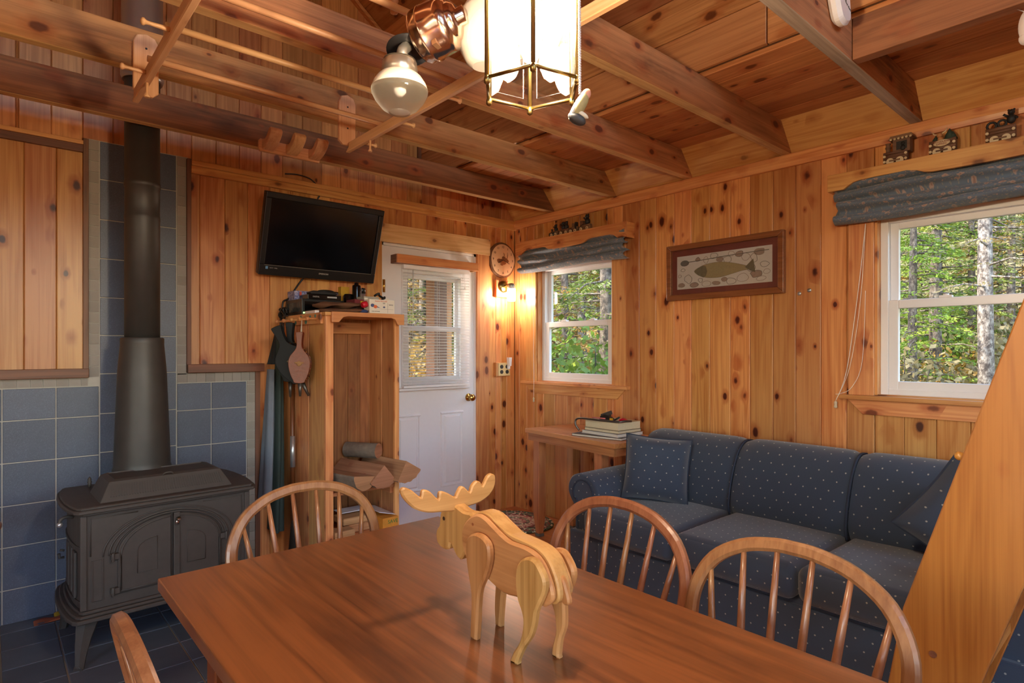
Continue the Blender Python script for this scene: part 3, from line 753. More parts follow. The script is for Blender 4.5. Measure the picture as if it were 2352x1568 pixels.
MB().box((-1.365, -.018, 0), (-1.249, 0, 2.062)).build('casing', PINET['z'], dt, bevel=.002)
# ---- mini blind on the door
bl_ = thing('mini_blind', 'white slatted mini blind hanging over the door window', 'blind', (-.81, -.05, 1.04))
SLAT = plain('blind_slat_white', '#efeef0', .4, .02)
n = 38
base = None
for i in range(n):
    z = 1.062 + i*.0215; 
    if base is None:
        a = math.radians(14)
        base = MB().prism([(-.0125*math.cos(a), z-.0125*math.sin(a)), (0, z+.0016), (.0125*math.cos(a), z+.0125*math.sin(a)), (0, z+.0024)], -.29, .29, 'x')
        base.v = [V((p.x-.808, p.y-.047, p.z)) for p in base.v]
        s0 = base.build('slat', SLAT, bl_)
    else:
        c = s0.copy(); COL.objects.link(c); c.location.z += i*.0215
MB().box((-1.1, -.062, 1.885), (-.516, -.032, 1.912)).build('head_rail', SLAT, bl_)
MB().box((-1.1, -.06, 1.034), (-.516, -.034, 1.05)).build('bottom_rail', SLAT, bl_, bevel=.003)
for xx in (-1.03, -.8, -.585):
    MB().tube([(xx, -.061, 1.05), (xx, -.061, 1.89)], .0008, 5).tube([(xx, -.034, 1.05), (xx, -.034, 1.89)], .0008, 5).build('ladder_cord', SLAT, bl_)
MB().tube([(-1.03, -.068, 1.88), (-1.03, -.07, 1.58)], .0035, 8).build('tilt_wand', plain('wand_clear', '#c8d0d8', .2), bl_)
MB().tube([(-.575, -.066, 1.89), (-.572, -.068, 1.78)], .001, 5).lathe([(.002, .02), (.006, 0)], (-.572, -.068, 1.765)).tube([(-.568, -.066, 1.89), (-.562, -.068, 1.78)], .001, 5).lathe([(.002, .02), (.006, 0)], (-.562, -.068, 1.765)).build('lift_cord', SLAT, bl_)
dv = thing('blind_valance', 'narrow pine cornice box above the mini blind on the door', 'valance', (-.81, -.04, 1.917))
MB().box((-1.169, -.088, 1.917), (-.449, -.072, 1.977)).build('front_board', PINET['x'], dv, bevel=.002)
MB().box((-1.169, -.072, 1.917), (-1.153, .004, 1.977)).build('end_board', DARKT['y'], dv); MB().box((-.465, -.072, 1.917), (-.449, .004, 1.977)).build('end_board', PINET['y'], dv)
# ---- clock
ck = thing('wall_clock', 'round wooden slice wall clock with bark rim and deer scene above the sconce', 'clock', (-.15, 0, 2.04))
BARK = wood('bark_rim', '#7a5034', '#4e3222', 'z', knot=0, rough=.8, bump=.8)
cf = plain('clock_face_cream', '#d9b08c', .35, .06)
def disc(r, y0, y1, wob=0): return [(-.15+r*(1+wob*math.sin(a*5+1)+wob*math.sin(a*3))*math.cos(a), 2.04+1.04*r*(1+wob*math.sin(a*4))*math.sin(a)) for a in [2*math.pi*i/48 for i in range(48)]]
MB().prism(disc(.139, 0, 0, .012), -.022, .0, 'y', ch=.004).build('bark_rim', BARK, ck)
MB().prism(disc(.123, 0, 0, .008), -.026, -.01, 'y').build('face', cf, ck)
NUM = plain('clock_ink', '#3b2618', .6, 0); SEP = plain('clock_sepia', '#8a5636', .6, .3, 90)
for h in range(1, 13):
    a = math.radians(90-30*h); text(str(h), .026, frame_M((-.15+.102*math.cos(a), -.0266, 2.04+.106*math.sin(a)), (1, 0, 0), (0, 0, 1)), NUM, ck, 'numeral')
rnd = random.Random(3); m = MB()
for i in range(16): 
    a = rnd.uniform(0, 6.28); r = rnd.uniform(0, .05); m.sph((-.15+1.15*r*math.cos(a), -.026, 2.03+.6*r*math.sin(a)), rnd.uniform(.008, .02), n=8, m=5, sc=(1.3, .06, .8))
for i in range(8): xx = -.15+rnd.uniform(-.045, .045); m.tube([(xx, -.0265, 2.04), (xx+rnd.uniform(-.015, .015), -.0265, 2.04+rnd.uniform(.03, .065))], .0012, 5)
m.build('deer_scene', SEP, ck, kind='stuff')
MB().bar((-.15, -.029, 2.04), (-.203, -.029, 2.013), .006, .002, (0, 1, 0)).build('hour_hand', NUM, ck); MB().bar((-.15, -.031, 2.04), (-.085, -.031, 2.012), .004, .002, (0, 1, 0)).build('minute_hand', NUM, ck)
# ---- lit sconce
sc_ = thing('wall_sconce', 'lit jelly-jar wall sconce on a pine block under the clock', 'lamp', (-.155, 0, 1.75))
MB().box((-.225, -.032, 1.735), (-.095, 0, 1.875)).build('mounting_block', PINET['z'], sc_, bevel=.004)
MB().lathe([(.05, 0), (.048, .012), (.03, .022), (.012, .025)], (-.155, -.032, 1.822), Matrix.Rotation(math.radians(90), 3, 'X')).build('back_plate', BRONZE, sc_)
MB().tube(smoothpts([(-.155, -.05, 1.822), (-.152, -.09, 1.83), (-.148, -.12, 1.825)], 4), .009, 10).build('arm', BRONZE, sc_)
MB().lathe([(.012, .045), (.026, .04), (.034, .03), (.034, 0), (.03, 0)], (-.146, -.125, 1.798)).build('socket_cap', STEEL, sc_)
MB().lathe([(.028, .1), (.033, .09), (.033, .01), (.028, 0), (.001, -.002)], (-.146, -.125, 1.70)).build('glass_jar', emis('jar_glow', '#fff0da', 60), sc_)
# ---- outlet box
ob = thing('outlet_box', 'surface-mounted double outlet with brass plate on a wooden box beside the door', 'outlet', (-.152, 0, 1.09))
MB().box((-.228, -.035, 1.092), (-.078, 0, 1.205)).build('wooden_box', PINET['z'], ob, bevel=.003)
MB().box((-.21, -.041, 1.097), (-.088, -.034, 1.2)).build('cover_plate', plain('ivory_plate', '#d9bd86', .35, .03), ob, bevel=.003)
for xx in (-.178, -.12):
    for zz in (1.128, 1.17): MB().lathe([(.016, 0), (.016, .004), (.014, .005)], (xx, -.041, zz), Matrix.Rotation(math.radians(90), 3, 'X'), n=14).build('receptacle', BLACK, ob)
nl = thing('plug_in_light', 'small white plug-in night light in the outlet by the door', 'night light', (-.1, -.05, 1.18))
MB().prism([(-.122, 1.175), (-.1, 1.175), (-.094, 1.245), (-.128, 1.245)], -.075, -.044, 'y').build('shade', WHITE, nl, bevel=.003)
MB().box((-.124, -.06, 1.15), (-.1, -.041, 1.178)).build('plug_body', WHITE, nl, bevel=.003)
# ---- framed fish picture
pc = thing('framed_picture', 'framed drawing of a fish and river stones with maroon mat on the plank wall', 'picture', (-.02, -1.88, 1.62))
FRW = wood('picture_frame_wood', '#9a5c38', '#74401f', 'y', knot=0, rough=.35, coat=.3)
ya, yb, za, zb = -1.505, -2.255, 1.62, 1.968
m = MB(); w_ = .034
for P in ([(ya, za), (yb, za), (yb+w_, za+w_), (ya-w_, za+w_)], [(ya, zb), (yb, zb), (yb+w_, zb-w_), (ya-w_, zb-w_)], [(ya, za), (ya, zb), (ya-w_, zb-w_), (ya-w_, za+w_)], [(yb, za), (yb, zb), (yb+w_, zb-w_), (yb+w_, za+w_)]):
    m.prism(P, -.036, -.001, 'x')
m.build('frame', FRW, pc, bevel=.004)
MB().box((-.016, ya-w_+.002, za+w_-.002), (-.012, yb+w_-.002, zb-w_+.002)).build('mat_board', plain('maroon_mat', '#74362c', .6, .05), pc)
py0, py1, pz0, pz1 = -1.575, -2.185, 1.688, 1.895
MB().box((-.018, py0, pz0), (-.0165, py1, pz1)).build('paper', plain('drawing_paper', '#c9bab0', .8, .06, 20), pc)
INK = plain('pencil_grey', '#6a6058', .9, .2, 60); INKB = plain('stone_brown', '#9a7f70', .9, .2, 60); FISHM = plain('fish_olive', '#9a8560', .8, .25, 160); FISHD = plain('fish_dark', '#6e624c', .8, .2, 60)
rnd = random.Random(11)
def UV(u, v): return (py0+(py1-py0)*u, pz0+(pz1-pz0)*v)
def flat(pts, mat, nm, x=-.0192, par=pc):
    pp = [UV(*p) for p in pts]; m = MB().prism(pp, x, -.0182, 'x'); return m.build(nm, mat, par)
def outline(pts, mat, nm, r=.0011, closed=True):
    pp = [(-.0188, *UV(*p)) for p in pts]; return MB().tube(pp, r, 5, closed=closed).build(nm, mat, pc)
spots = [(.05,.12,.05,.06),(.13,.3,.05,.13),(.03,.4,.025,.05),(.2,.1,.06,.07),(.33,.1,.06,.08),(.27,.22,.03,.06),(.44,.1,.05,.06),(.07,.58,.03,.05),(.25,.45,.03,.07),(.24,.85,.03,.06),(.33,.8,.035,.1),(.42,.9,.05,.08),(.48,.78,.04,.08),(.56,.75,.05,.1),(.6,.9,.04,.07),(.68,.86,.05,.09),(.75,.76,.05,.1),(.83,.7,.04,.12),(.88,.86,.06,.09),(.93,.5,.05,.07),(.95,.3,.04,.06),(.85,.25,.07,.1),(.72,.18,.07,.12),(.6,.12,.06,.09),(.53,.18,.04,.06),(.8,.42,.05,.1),(.9,.12,.06,.06)]
for i, (u, v, a, b) in enumerate(spots):
    k = [1+.16*rnd.uniform(-1, 1) for _ in range(9)]
    P = smoothpts([(u+a*.8*k[j]*math.cos(j*.698), v+b*k[j]*math.sin(j*.698)) for j in range(9)], 3, True)
    P = [(min(.985, max(.015, p.x)), min(.97, max(.03, p.y))) for p in P]
    if i % 3 == 0: flat(P, INKB, 'stone', -.0186)
    outline(P, INK if i % 2 else INKB, 'stone_outline')
body = smoothpts([(.2,.5),(.25,.6),(.34,.68),(.48,.7),(.6,.64),(.7,.56),(.76,.5),(.8,.44),(.77,.4),(.7,.38),(.6,.32),(.48,.26),(.35,.28),(.26,.36)], 4, True)
flat([(p.x, p.y) for p in body], FISHM, 'fish_body', -.02)
flat([(.2,.5),(.235,.58),(.3,.65),(.33,.62),(.345,.47),(.33,.33),(.3,.3),(.25,.37)], FISHD, 'fish_head', -.0206)
flat([(.74,.47),(.82,.68),(.83,.52),(.84,.3),(.79,.36)], FISHD, 'fish_tail', -.0203)
outline([(p.x, p.y) for p in body], INK, 'fish_outline')
outline([(.13,.8),(.3,.82),(.6,.86),(.97,.88)], INK, 'fishing_rod', .002, False)
flat([(.06+.05*math.cos(a)+.03, .78+.09*math.sin(a)) for a in [i*.5236 for i in range(12)]], INK, 'fishing_reel', -.0196)
MB().box((-.024, ya-w_+.002, za+w_-.002), (-.0232, yb+w_-.002, zb-w_+.002)).build('glass', GLASS, pc)
# screw hooks in the wall
hk = thing('screw_hook', 'pair of small silver screw caps in the plank wall right of the picture', 'hook', (0, -2.33, 1.6))
for yy, zz in ((-2.325, 1.612), (-2.377, 1.626)): MB().lathe([(.011, 0), (.01, .003), (.004, .005)], (0, yy, zz), Matrix.Rotation(math.radians(-90), 3, 'Y'), n=12).build('cap', STEEL, hk)
# ============================================================ WOOD STOVE AND PIPE
st = thing('wood_stove', 'dark cast-iron wood stove with arched double doors standing on the slate hearth', 'stove', (-2.69, -.47, 0), math.radians(1.5))
SX0, SX1, SY0, SY1 = -.315, .315, -.235, .235           # body in stove-local axes, front at SY0
def rounded_rect(x0, x1, y0, y1, bulge, n=8, chf=.03):
    """plan outline: flat front and back with bowed ends and clipped corners"""
    P = []
    for i in range(n+1):
        a = -math.pi/2 + math.pi*i/n; P.append((x1+bulge*math.cos(a), (y0+y1)/2+(y1-y0)/2*math.sin(a)*.999))
    for i in range(n+1):
        a = math.pi/2 + math.pi*i/n; P.append((x0+bulge*math.cos(a), (y0+y1)/2+(y1-y0)/2*math.sin(a)*.999))
    return P
def stack(layers, name, mat, par=st, smooth=False, bev=.003):
    m = MB()
    for poly, z0, z1 in layers: m.prism(poly, z0, z1, 'z', ch=min(.004, (z1-z0)/3))
    return m.build(name, mat, par, local=True)
rr = rounded_rect
stack([(rr(SX0, SX1, SY0, SY1, .03), .215, .632)], 'firebox', IRON)
stack([(rr(SX0-.035, SX1+.035, SY0-.045, SY1+.03, .04), .19, .207), (rr(SX0-.022, SX1+.022, SY0-.03, SY1+.02, .038), .205, .218), (rr(SX0-.01, SX1+.01, SY0-.016, SY1+.01, .034), .216, .23)], 'base_plate', IRON)
stack([(rr(SX0-.012, SX1+.012, SY0-.02, SY1+.01, .036), .622, .636), (rr(SX0-.028, SX1+.028, SY0-.04, SY1+.02, .042), .634, .650), (rr(SX0-.02, SX1+.02, SY0-.03, SY1+.012, .04), .648, .660)], 'top_plate', IRON)
# griddle lid: truncated pyramid with ribbed front
m = MB(); a = [(-.265, -.215), (.265, -.215), (.265, .06), (-.265, .06)]; b = [(-.225, -.165), (.225, -.165), (.225, .05), (-.225, .05)]
m.add([(x, y, .658) for x, y in a]+[(x, y, .735) for x, y in b]+[(x*.9, y*.88, .742) for x, y in b], [(0,1,5,4),(1,2,6,5),(2,3,7,6),(3,0,4,7),(4,5,9,8),(5,6,10,9),(6,7,11,10),(7,4,8,11)])
m.add([(x*.9, y*.88, .742) for x, y in b]+[(x*.86, y*.84, .736) for x, y in b], [(0,1,5,4),(1,2,6,5),(2,3,7,6),(3,0,4,7),(4,5,6,7)])
lid = m.build('griddle_lid', IRON, st, local=True, bevel=.003)
m = MB()
for i in range(46):
    x = -.215+.43*i/45
    m.bar((x*1.04, -.2145+.012, .678), (x, -.1735, .722), .0042, .004, (1, 0, 0))
m.build('lid_rib', IRON, st, local=True, kind='stuff')
MB().tube(smoothpts([(-.02, -.165, .738), (-.01, -.172, .748), (.012, -.172, .748), (.022, -.165, .738)], 4), .004, 8).build('lid_handle', IRON, st, local=True)
stack([(rr(-.14, .1, .08, .225, .02), .656, .70)], 'flue_collar', IRON)
# doors: an arch split in two leaves, proud of the front
def arch(x0, x1, z0, zs, top, n=14):
    """half-arch leaf profile between x0 (hinge side) and x1 (centre)"""
    P = [(x0, z0), (x1, z0)]
    for i in range(n+1):
        t = i/n; a = math.pi/2*(1-t)
        P.append((x1+(x0-x1)*math.cos(a), zs+(top-zs)*math.sin(a)))
    return P
def archline(x0, x1, zs, top, n=14):
    return [(x1+(x0-x1)*math.cos(math.pi/2*(1-i/n)), zs+(top-zs)*math.sin(math.pi/2*(1-i/n))) for i in range(n+1)]
for sgn, nm in ((-1, 'left'), (1, 'right')):
    P = arch(sgn*.205, sgn*.004, .275, .44, .575)
    d_ = MB().prism(P, SY0-.014, SY0+.004, 'y', ch=.004).build('stove_door', IRON, st, local=True)
    y = SY0-.0145
    def pl(pts2, r=.0035, par=d_, closed=False):
        mm = MB().tube([(p[0], y, p[1]) for p in pts2], r, 6, closed=closed)
        Mi = Matrix.Translation(par.location).inverted()
        mm.v = [Mi @ p for p in mm.v]; return mm.build('raised_line', IRON, par, local=True)
    inner = [(sgn*.205, .285), (sgn*.205, .44)] + archline(sgn*.205, sgn*.015, .44, .565)[::-1][0:0]
    pl([(sgn*.195, .285), (sgn*.015, .285)]); pl([(sgn*.195, .285), (sgn*.195, .44)] + [(p[0]*.95, p[1]-.008) for p in archline(sgn*.205, sgn*.004, .44, .575)[::-1]])
    pl([(sgn*.135, .345), (sgn*.06, .345), (sgn*.06, .49)] + [(p[0], p[1]) for p in archline(sgn*.135, sgn*.06, .44, .49)] + [(sgn*.135, .345)], .0022)
    for zz in (.29, .435):
        hm = MB().box((sgn*.2, y-.006, zz-.012), (sgn*.232, SY0, zz+.012)).cyl((sgn*.224, y-.008, zz-.018), (sgn*.224, y-.008, zz+.018), .006, n=8)
        hm.build('door_hinge', IRON, st, local=True, bevel=.001)
MB().box((.004, SY0-.02, .275), (.03, SY0-.004, .58)).build('centre_bar', IRON, st, local=True, bevel=.003)
for k, (e, r) in enumerate(((.012, .004), (.03, .0045), (.052, .0035))):
    L_ = [(-.205-e, SY0-.003, .44)] + [(p[0]-0, SY0-.003, p[1]) for p in [(x*(1+e/.205), z+e*.55*((z-.44)/.135)) for x, z in archline(-.205, 0, .44, .575)[::-1]]]
    pts = sorted([( (.205+e)*math.cos(a), .44+(.135+e*.55)*math.sin(a)) for a in [math.pi*i/28 for i in range(29)]], key=lambda p: p[0])
    MB().tube([(p[0], SY0-.002, p[1]) for p in pts], r, 6).build('arch_moulding', IRON, st, local=True)
for sgn in (-1, 1):
    MB().rtube([(sgn*.258, SY0-.001, .26), (sgn*.295, SY0-.001, .26), (sgn*.295, SY0-.001, .43), (sgn*.258, SY0-.001, .43)], .004, .006, (0, 1, 0), True).build('corner_panel', IRON, st, local=True)
    MB().box((sgn*.312, SY0-.008, .232), (sgn*.335, SY0+.012, .622)).build('corner_post', IRON, st, local=True, bevel=.003)
    m = MB().tube([(sgn*.3, SY0-.001, .45), (sgn*.3, SY0-.001, .607), (sgn*.13, SY0-.001, .607)], .003, 6); m.build('spandrel_line', IRON, st, local=True)
# left end ribs
m = MB()
for yy, zz0, zz1 in ((-.17, .27, .46), (-.08, .27, .46), (.02, .27, .46)):
    m.box((-.348, yy, zz0), (-.336, yy+.06, zz1))
m.build('end_panel', IRON, st, local=True, bevel=.004)
for zz in (.475, .25):
    P = [(x-.004 if x < 0 else x+.004, y) for x, y in rr(SX0, SX1, SY0+.01, SY1-.01, .032)]
    MB().prism(P, zz, zz+.012, 'z').build('belt_moulding', IRON, st, local=True)
MB().tube(smoothpts([(-.345, -.12, .6), (-.372, -.13, .606), (-.39, -.135, .598), (-.392, -.137, .582)], 4), [.007]*12+[.009], 8).build('damper_handle', IRON, st, local=True)
MB().sph((-.392, -.137, .579), .011).build('handle_tip', STEEL, st, local=True)
MB().lathe([(.004, 0), (.006, .012), (.009, .016), (.006, .02), (.01, .026), (.006, .032), (.008, .04), (.002, .05)], (-.25, .17, .66)).build('side_knob', IRON, st, local=True)
MB().tube([(-.35, .12, .37), (-.368, .12, .37), (-.37, .12, .39)], .006, 8).tube([(-.35, .12, .40), (-.366, .12, .405)], .005, 8).build('side_latch', IRON, st, local=True)
NICK = plain('nickel', '#c9c2b8', .18, .05, metal=1.0)
MB().lathe([(.008, 0), (.011, .008), (.008, .016), (.004, .024)], (.017, SY0-.034, .555), Matrix.Rotation(math.radians(90), 3, 'X'), n=12).tube([(.017, SY0-.03, .56), (.012, SY0-.036, .53)], [.005, .009], 10).build('door_handle', NICK, st, local=True)
for sx in (-1, 1):
    for sy in (-1, 1):
        p = [V((sx*.30, sy*.2, .195)), V((sx*.315, sy*.215, .14)), V((sx*.33, sy*.235, .07)), V((sx*.338, sy*.25, .012)), V((sx*.345, sy*.258, .003))]
        MB().tube(smoothpts(p, 3), [.045, .043, .04, .036, .031, .028, .024, .021, .019, .018, .018, .02, .022][:13], 6, smooth=False).build('leg', IRON, st, local=True)
# stove pipe
sp = thing('stove_pipe', 'tall dull grey stove pipe with flared heat shield rising from the stove', 'stove pipe', (-2.733, -.32, .70))
cx_, cy_ = -2.733, -.32
MB().lathe([(.123, .7), (.126, .715), (.126, .73), (.12, .745), (.121, .76), (.104, 1.2), (.0925, 1.335), (.093, 1.338), (.093, 1.362), (.088, 1.367)], (cx_, cy_, 0), n=36).build('flared_shield', PIPE, sp)
MB().lathe([(.0755, 1.35), (.0755, 1.94), (.0765, 1.945), (.0765, 1.96), (.0745, 1.965), (.0745, 2.1), (.078, 2.102), (.078, 2.125), (.0755, 2.127), (.0755, 2.7)], (cx_, cy_, 0), n=32).build('pipe_section', PIPE, sp)
MB().lathe([(.085, 2.62), (.092, 2.64), (.092, 2.66), (.088, 2.67), (.088, 2.72), (.093, 2.73), (.093, 2.75), (.088, 2.76), (.088, roofz(cx_)-.3), (.088, roofz(cx_)-.13)], (cx_, cy_, 0), n=32).build('insulated_pipe', STEEL, sp)
tag(MB().box((-2.72, -.018, 2.39), (-2.65, -.0, 4.3)).build('chimney_backing', DARKT['z']), 'dark vertical board on the gable wall behind the upper stove pipe', 'board')
# litter beside the stove
tag(MB().grid(lambda u, v: (-3.14+.12*u, -.06-.07*v+.02*u, .006+.006*math.sin(u*7)*math.cos(v*5)), 6, 5).build('paper_scrap', plain('scrap_red', '#a85a3a', .6, .3, 60), solid=.001), 'crumpled reddish paper scrap on the hearth behind the stove leg', 'paper')
tag(MB().grid(lambda u, v: (-3.06+.08*u, -.03-.04*v, .01+.008*math.sin(u*6+v*4)), 6, 5).build('paper_scrap', plain('scrap_yellow', '#b59a2c', .5, .3, 60), solid=.001), 'crumpled yellow wrapper on the hearth behind the stove leg', 'paper')
# ============================================================ TELEVISION
tv = thing('television', 'black flat television tilted forward on the plank wall above the cabinet', 'television', (-1.728, -.11, 1.77))
tl = math.atan2(.15, .46)
ux = V((1, 0, 0)); uz = V((0, -math.sin(tl), math.cos(tl))); un = V((0, -math.cos(tl), -math.sin(tl)))
org = V((-1.728, -.075, 1.757))
MT = Matrix((ux, -un, uz)).transposed().to_4x4(); MT.translation = org
W2, HT = .378, .487
def tvb(a, b): m = MB().box(a, b); m.xform(MT); return m
m = MB().box((-W2, -.0, 0), (W2, .04, HT)).box((-W2+.06, .04, .05), (W2-.06, .075, HT-.08)); m.xform(MT); m.build('casing', BLACK, tv, bevel=.006)
m = MB()
for a, b in (((-W2, -.012, HT-.035), (W2, .0, HT)), ((-W2, -.012, .0), (W2, 0, .062)), ((-W2, -.012, .062), (-W2+.032, 0, HT-.035)), ((W2-.032, -.012, .062), (W2, 0, HT-.035))): m.box(a, b)
m.xform(MT); m.build('bezel', BLACK, tv, bevel=.004)
sm, N_, L_, b_ = newmat('tv_screen'); setp(b_, col=RGB('#06070a'), rough=.13, spec=.5)
tvb((-W2+.03, -.002, .06), (W2-.03, .001, HT-.033)).build('screen', sm, tv)
tvb((-W2+.03, -.0125, .0605), (W2-.03, -.0115, .0625)).build('accent_line', plain('tv_line', '#8a847c', .4, 0), tv)
TXT = plain('print_white', '#c9c5bf', .5, 0)
def tvt(s_, x, z, size): 
    M = MT @ Matrix(((1,0,0,x),(0,0,-1,-.0122),(0,1,0,z),(0,0,0,1))); text(s_, size, M, TXT, tv)
tvt('EMERSON', 0.02, .035, .014); tvt('HDTV  1080p', -W2+.085, .045, .008)
tvb((-W2+.038, -.0128, .038), (-W2+.052, -.0118, .054)).build('energy_sticker', plain('sticker_blue', '#6fa3d6', .5, 0), tv)
MB().box((-1.8, -.06, 1.9), (-1.66, -.001, 2.1)).bar((-1.73, -.03, 2.0), (-1.73, -.11, 2.0), .08, .03).build('wall_bracket', BLACK, tv)
tag(MB().tube(smoothpts([(-1.78, -.04, 1.80), (-1.84, -.03, 1.72), (-1.9, -.03, 1.63), (-1.94, -.035, 1.60), (-1.945, -.04, 1.52)], 6), .0055, 8).build('power_cable', BLACK), 'black cable running from the television down to the cabinet top', 'cable')
tag(MB().tube(smoothpts([(-1.7, -.02, 2.30), (-1.71, -.012, 2.27), (-1.68, -.03, 2.24), (-1.66, -.06, 2.2)], 5), .005, 8).tube(smoothpts([(-1.92, -.012, 2.40), (-1.85, -.03, 2.405), (-1.77, -.03, 2.395), (-1.72, -.03, 2.36)], 5), .004, 8).build('antenna_cable', BLACK), 'black cable poking over the wall trim above the television', 'cable')
# ============================================================ CABINET
cb = thing('wood_cabinet', 'tall open pine cabinet with arched top rail holding firewood', 'cabinet', (-1.70, -.33, 0))
CX0, CX1, CY0, CY1, CT = -1.93, -1.475, -.63, -.02, 1.497
for y0, y1 in ((CY0+.02, -.40), (-.398, -.21), (-.208, CY1)): MB().box((CX0, y0, 0), (CX0+.02, y1, CT)).build('side_board', PINET['z'], cb, bevel=.003)
for y0, y1 in ((CY0+.02, -.46), (-.452, -.30)): MB().box((CX1-.02, y0, 0), (CX1, y1, CT)).build('side_board', ROOFW['z'], cb, bevel=.003)
MB().box((CX0, CY0, 0), (CX0+.045, CY0+.02, CT)).build('stile', PINET['z'], cb, bevel=.002)
MB().box((CX1-.03, CY0, 0), (CX1, CY0+.02, CT)).build('stile', PINET['z'], cb, bevel=.002)
BACKW = wood('old_pine_back', '#a8703e', '#7a4a26', 'z', knot=.6, rough=.7, stain=.55, stainc='#4a2c18')
for a, b in zip([CX0+.02, -1.82, -1.73, -1.64, -1.56], [-1.82, -1.73, -1.64, -1.56, CX1-.02]): MB().box((a+.001, -.30, 0), (b-.001, -.285, CT)).build('back_board', BACKW, cb, bevel=.002)
MB().box((CX0+.02, -.315, 1.405), (CX1-.02, -.30, 1.475)).build('back_rail', ROOFW['x'], cb, bevel=.002)
MB().box((CX0-.01, CY0-.02, CT-.004), (CX1+.012, CY1, CT+.016)).build('top_board', PINET['x'], cb, bevel=.003)
P = [(CX0+.02, CT+.018), (CX0+.02, CT-.04), (CX0+.06, CT-.04), (CX0+.07, CT-.028), (CX0+.085, CT-.012), (CX0+.11, CT-.006), (CX1-.075, CT-.006), (CX1-.05, CT-.012), (CX1-.04, CT-.028), (CX1-.03, CT-.045), (CX1+.012, CT-.045), (CX1+.012, CT+.018)]
MB().prism(P, CY0-.038, CY0-.02, 'y').build('arched_top_rail', PINET['x'], cb, bevel=.002)
for zz, mm in ((.5, ROOFW['x']), (.235, ROOFW['x'])): MB().box((CX0+.02, CY0+.01, zz), (CX1-.02, -.30, zz+.02)).build('shelf', mm, cb, bevel=.002)
MB().box((CX1-.045, CY0+.03, .46), (CX1-.02, -.3, .5)).build('shelf_cleat', ROOFW['y'], cb)
# peg rail on the cabinet side
pr = thing('peg_rail', 'short pine peg rail with faded green stencil on the cabinet side', 'peg rail', (-1.95, -.33, 1.45))
MB().box((-1.946, -.60, 1.45), (-1.93, -.05, 1.511)).build('board', PINET['y'], pr, bevel=.002)
TEAL = plain('faded_teal', '#5e8a80', .8, .3, 50)
m = MB()
for yy, zz, r in ((-.25, 1.465, .012), (-.33, 1.497, .008), (-.4, 1.466, .014), (-.46, 1.492, .01), (-.53, 1.495, .01)): m.sph((-1.9462, yy, zz), r, n=8, m=5, sc=(.05, 1.3, 1))
m.build('stencil', TEAL, pr, kind='stuff')
for yy in (-.09, -.2, -.32, -.44, -.55): MB().lathe([(.006, 0), (.006, .03), (.005, .04), (.011, .046), (.012, .054), (.008, .06)], (-1.946, yy, 1.478), Matrix.Rotation(math.radians(-90), 3, 'Y'), n=10).build('peg', PINET['x'], pr)
# bellows
BLKL = plain('black_leather', '#08080a', .5, .2, 30, bump=.1, spec=.25); BRNL = plain('tooled_leather', '#7a4028', .4, .25, 60, bump=.5); REDW = plain('gloss_red_wood', '#6a2c1a', .12, .1, coat=.8)
def bellows(label, cy, cz, L, W, faceM, handM, xo, tilt=0.0, crest=None):
    t = thing('bellows', label, 'bellows', (xo, cy, cz), (tilt, 0, math.radians(58)))
    out = []
    def prof(k):   # half width along length u (0 top .. 1 nozzle)
        pts = [(0, .12), (.03, .16), (.12, .13), (.26, .12), (.34, .22), (.44, .42), (.55, .5), (.68, .47), (.8, .38), (.88, .28), (.93, .2)]
        return pts
    P = [(-w_*W, -u*L) for u, w_ in prof(0)] + [(w_*W, -u*L) for u, w_ in reversed(prof(0))]
    Ps = [(p[0], p[1]) for p in smoothpts(P, 3, True)]
    for dx, nm in ((-.05, 'front_board'), (.0, 'back_board')):
        MB().prism(Ps, dx-.009, dx, 'x', ch=.002).build(nm, faceM if dx < 0 else handM, t, local=True)
    Q = [p for p in Ps if p[1] < -.3*L]
    MB().prism([(p[0]*.9, p[1]) for p in Q], -.05, -.009, 'x').build('gusset', BLKL, t, local=True)
    m = MB()
    for p in Q[::2]: m.sph((-.042, p[0]*.91, p[1]), .0032, n=6, m=4); m.sph((-.014, p[0]*.91, p[1]), .0032, n=6, m=4)
    m.build('brass_tack', BRASS, t, local=True, kind='stuff')
    MB().tube([(-.03, 0, -.92*L), (-.03, 0, -1.18*L)], [.014, .006], 12).build('nozzle', plain('nozzle_metal_'+label[:5], '#6b6660', .4, metal=.8), t, local=True)
    if crest:
        m = MB().sph((-.0595, 0, -.58*L), .013, sc=(.14, 1.1, 1.1)).sph((-.0595, .013, -.565*L), .008, sc=(.14, 1.5, .7)).sph((-.0595, -.013, -.565*L), .008, sc=(.14, 1.5, .7)); m.build('crest', crest, t, local=True)
    return t
CRG = plain('brass_crest', '#5e5238', .5, .4, 80, metal=.3)
b1 = bellows('large black leather bellows with brass crest hanging from the peg rail', -.32, 1.435, .36, .17, BLKL, BLKL, -2.075, math.radians(-24), CRG)
b2 = bellows('black-handled bellows half hidden behind the brown leather one', -.30, 1.462, .36, .13, BLKL, BLKL, -1.99)
b3 = bellows('small bellows with brown tooled leather face hanging by a white cord', -.455, 1.405, .3, .115, BRNL, REDW, -1.995, crest=plain('gilt_crest', '#8a6236', .5, .4, 80, metal=.3))
MB().tube([(-1.985, -.44, 1.480), (-1.99, -.45, 1.385)], .002, 5).tube([(-1.985, -.44, 1.480), (-2.0, -.46, 1.38)], .002, 5).build('hanging_cord', plain('hang_cord', '#cfc4b0', .8, 0), b3)
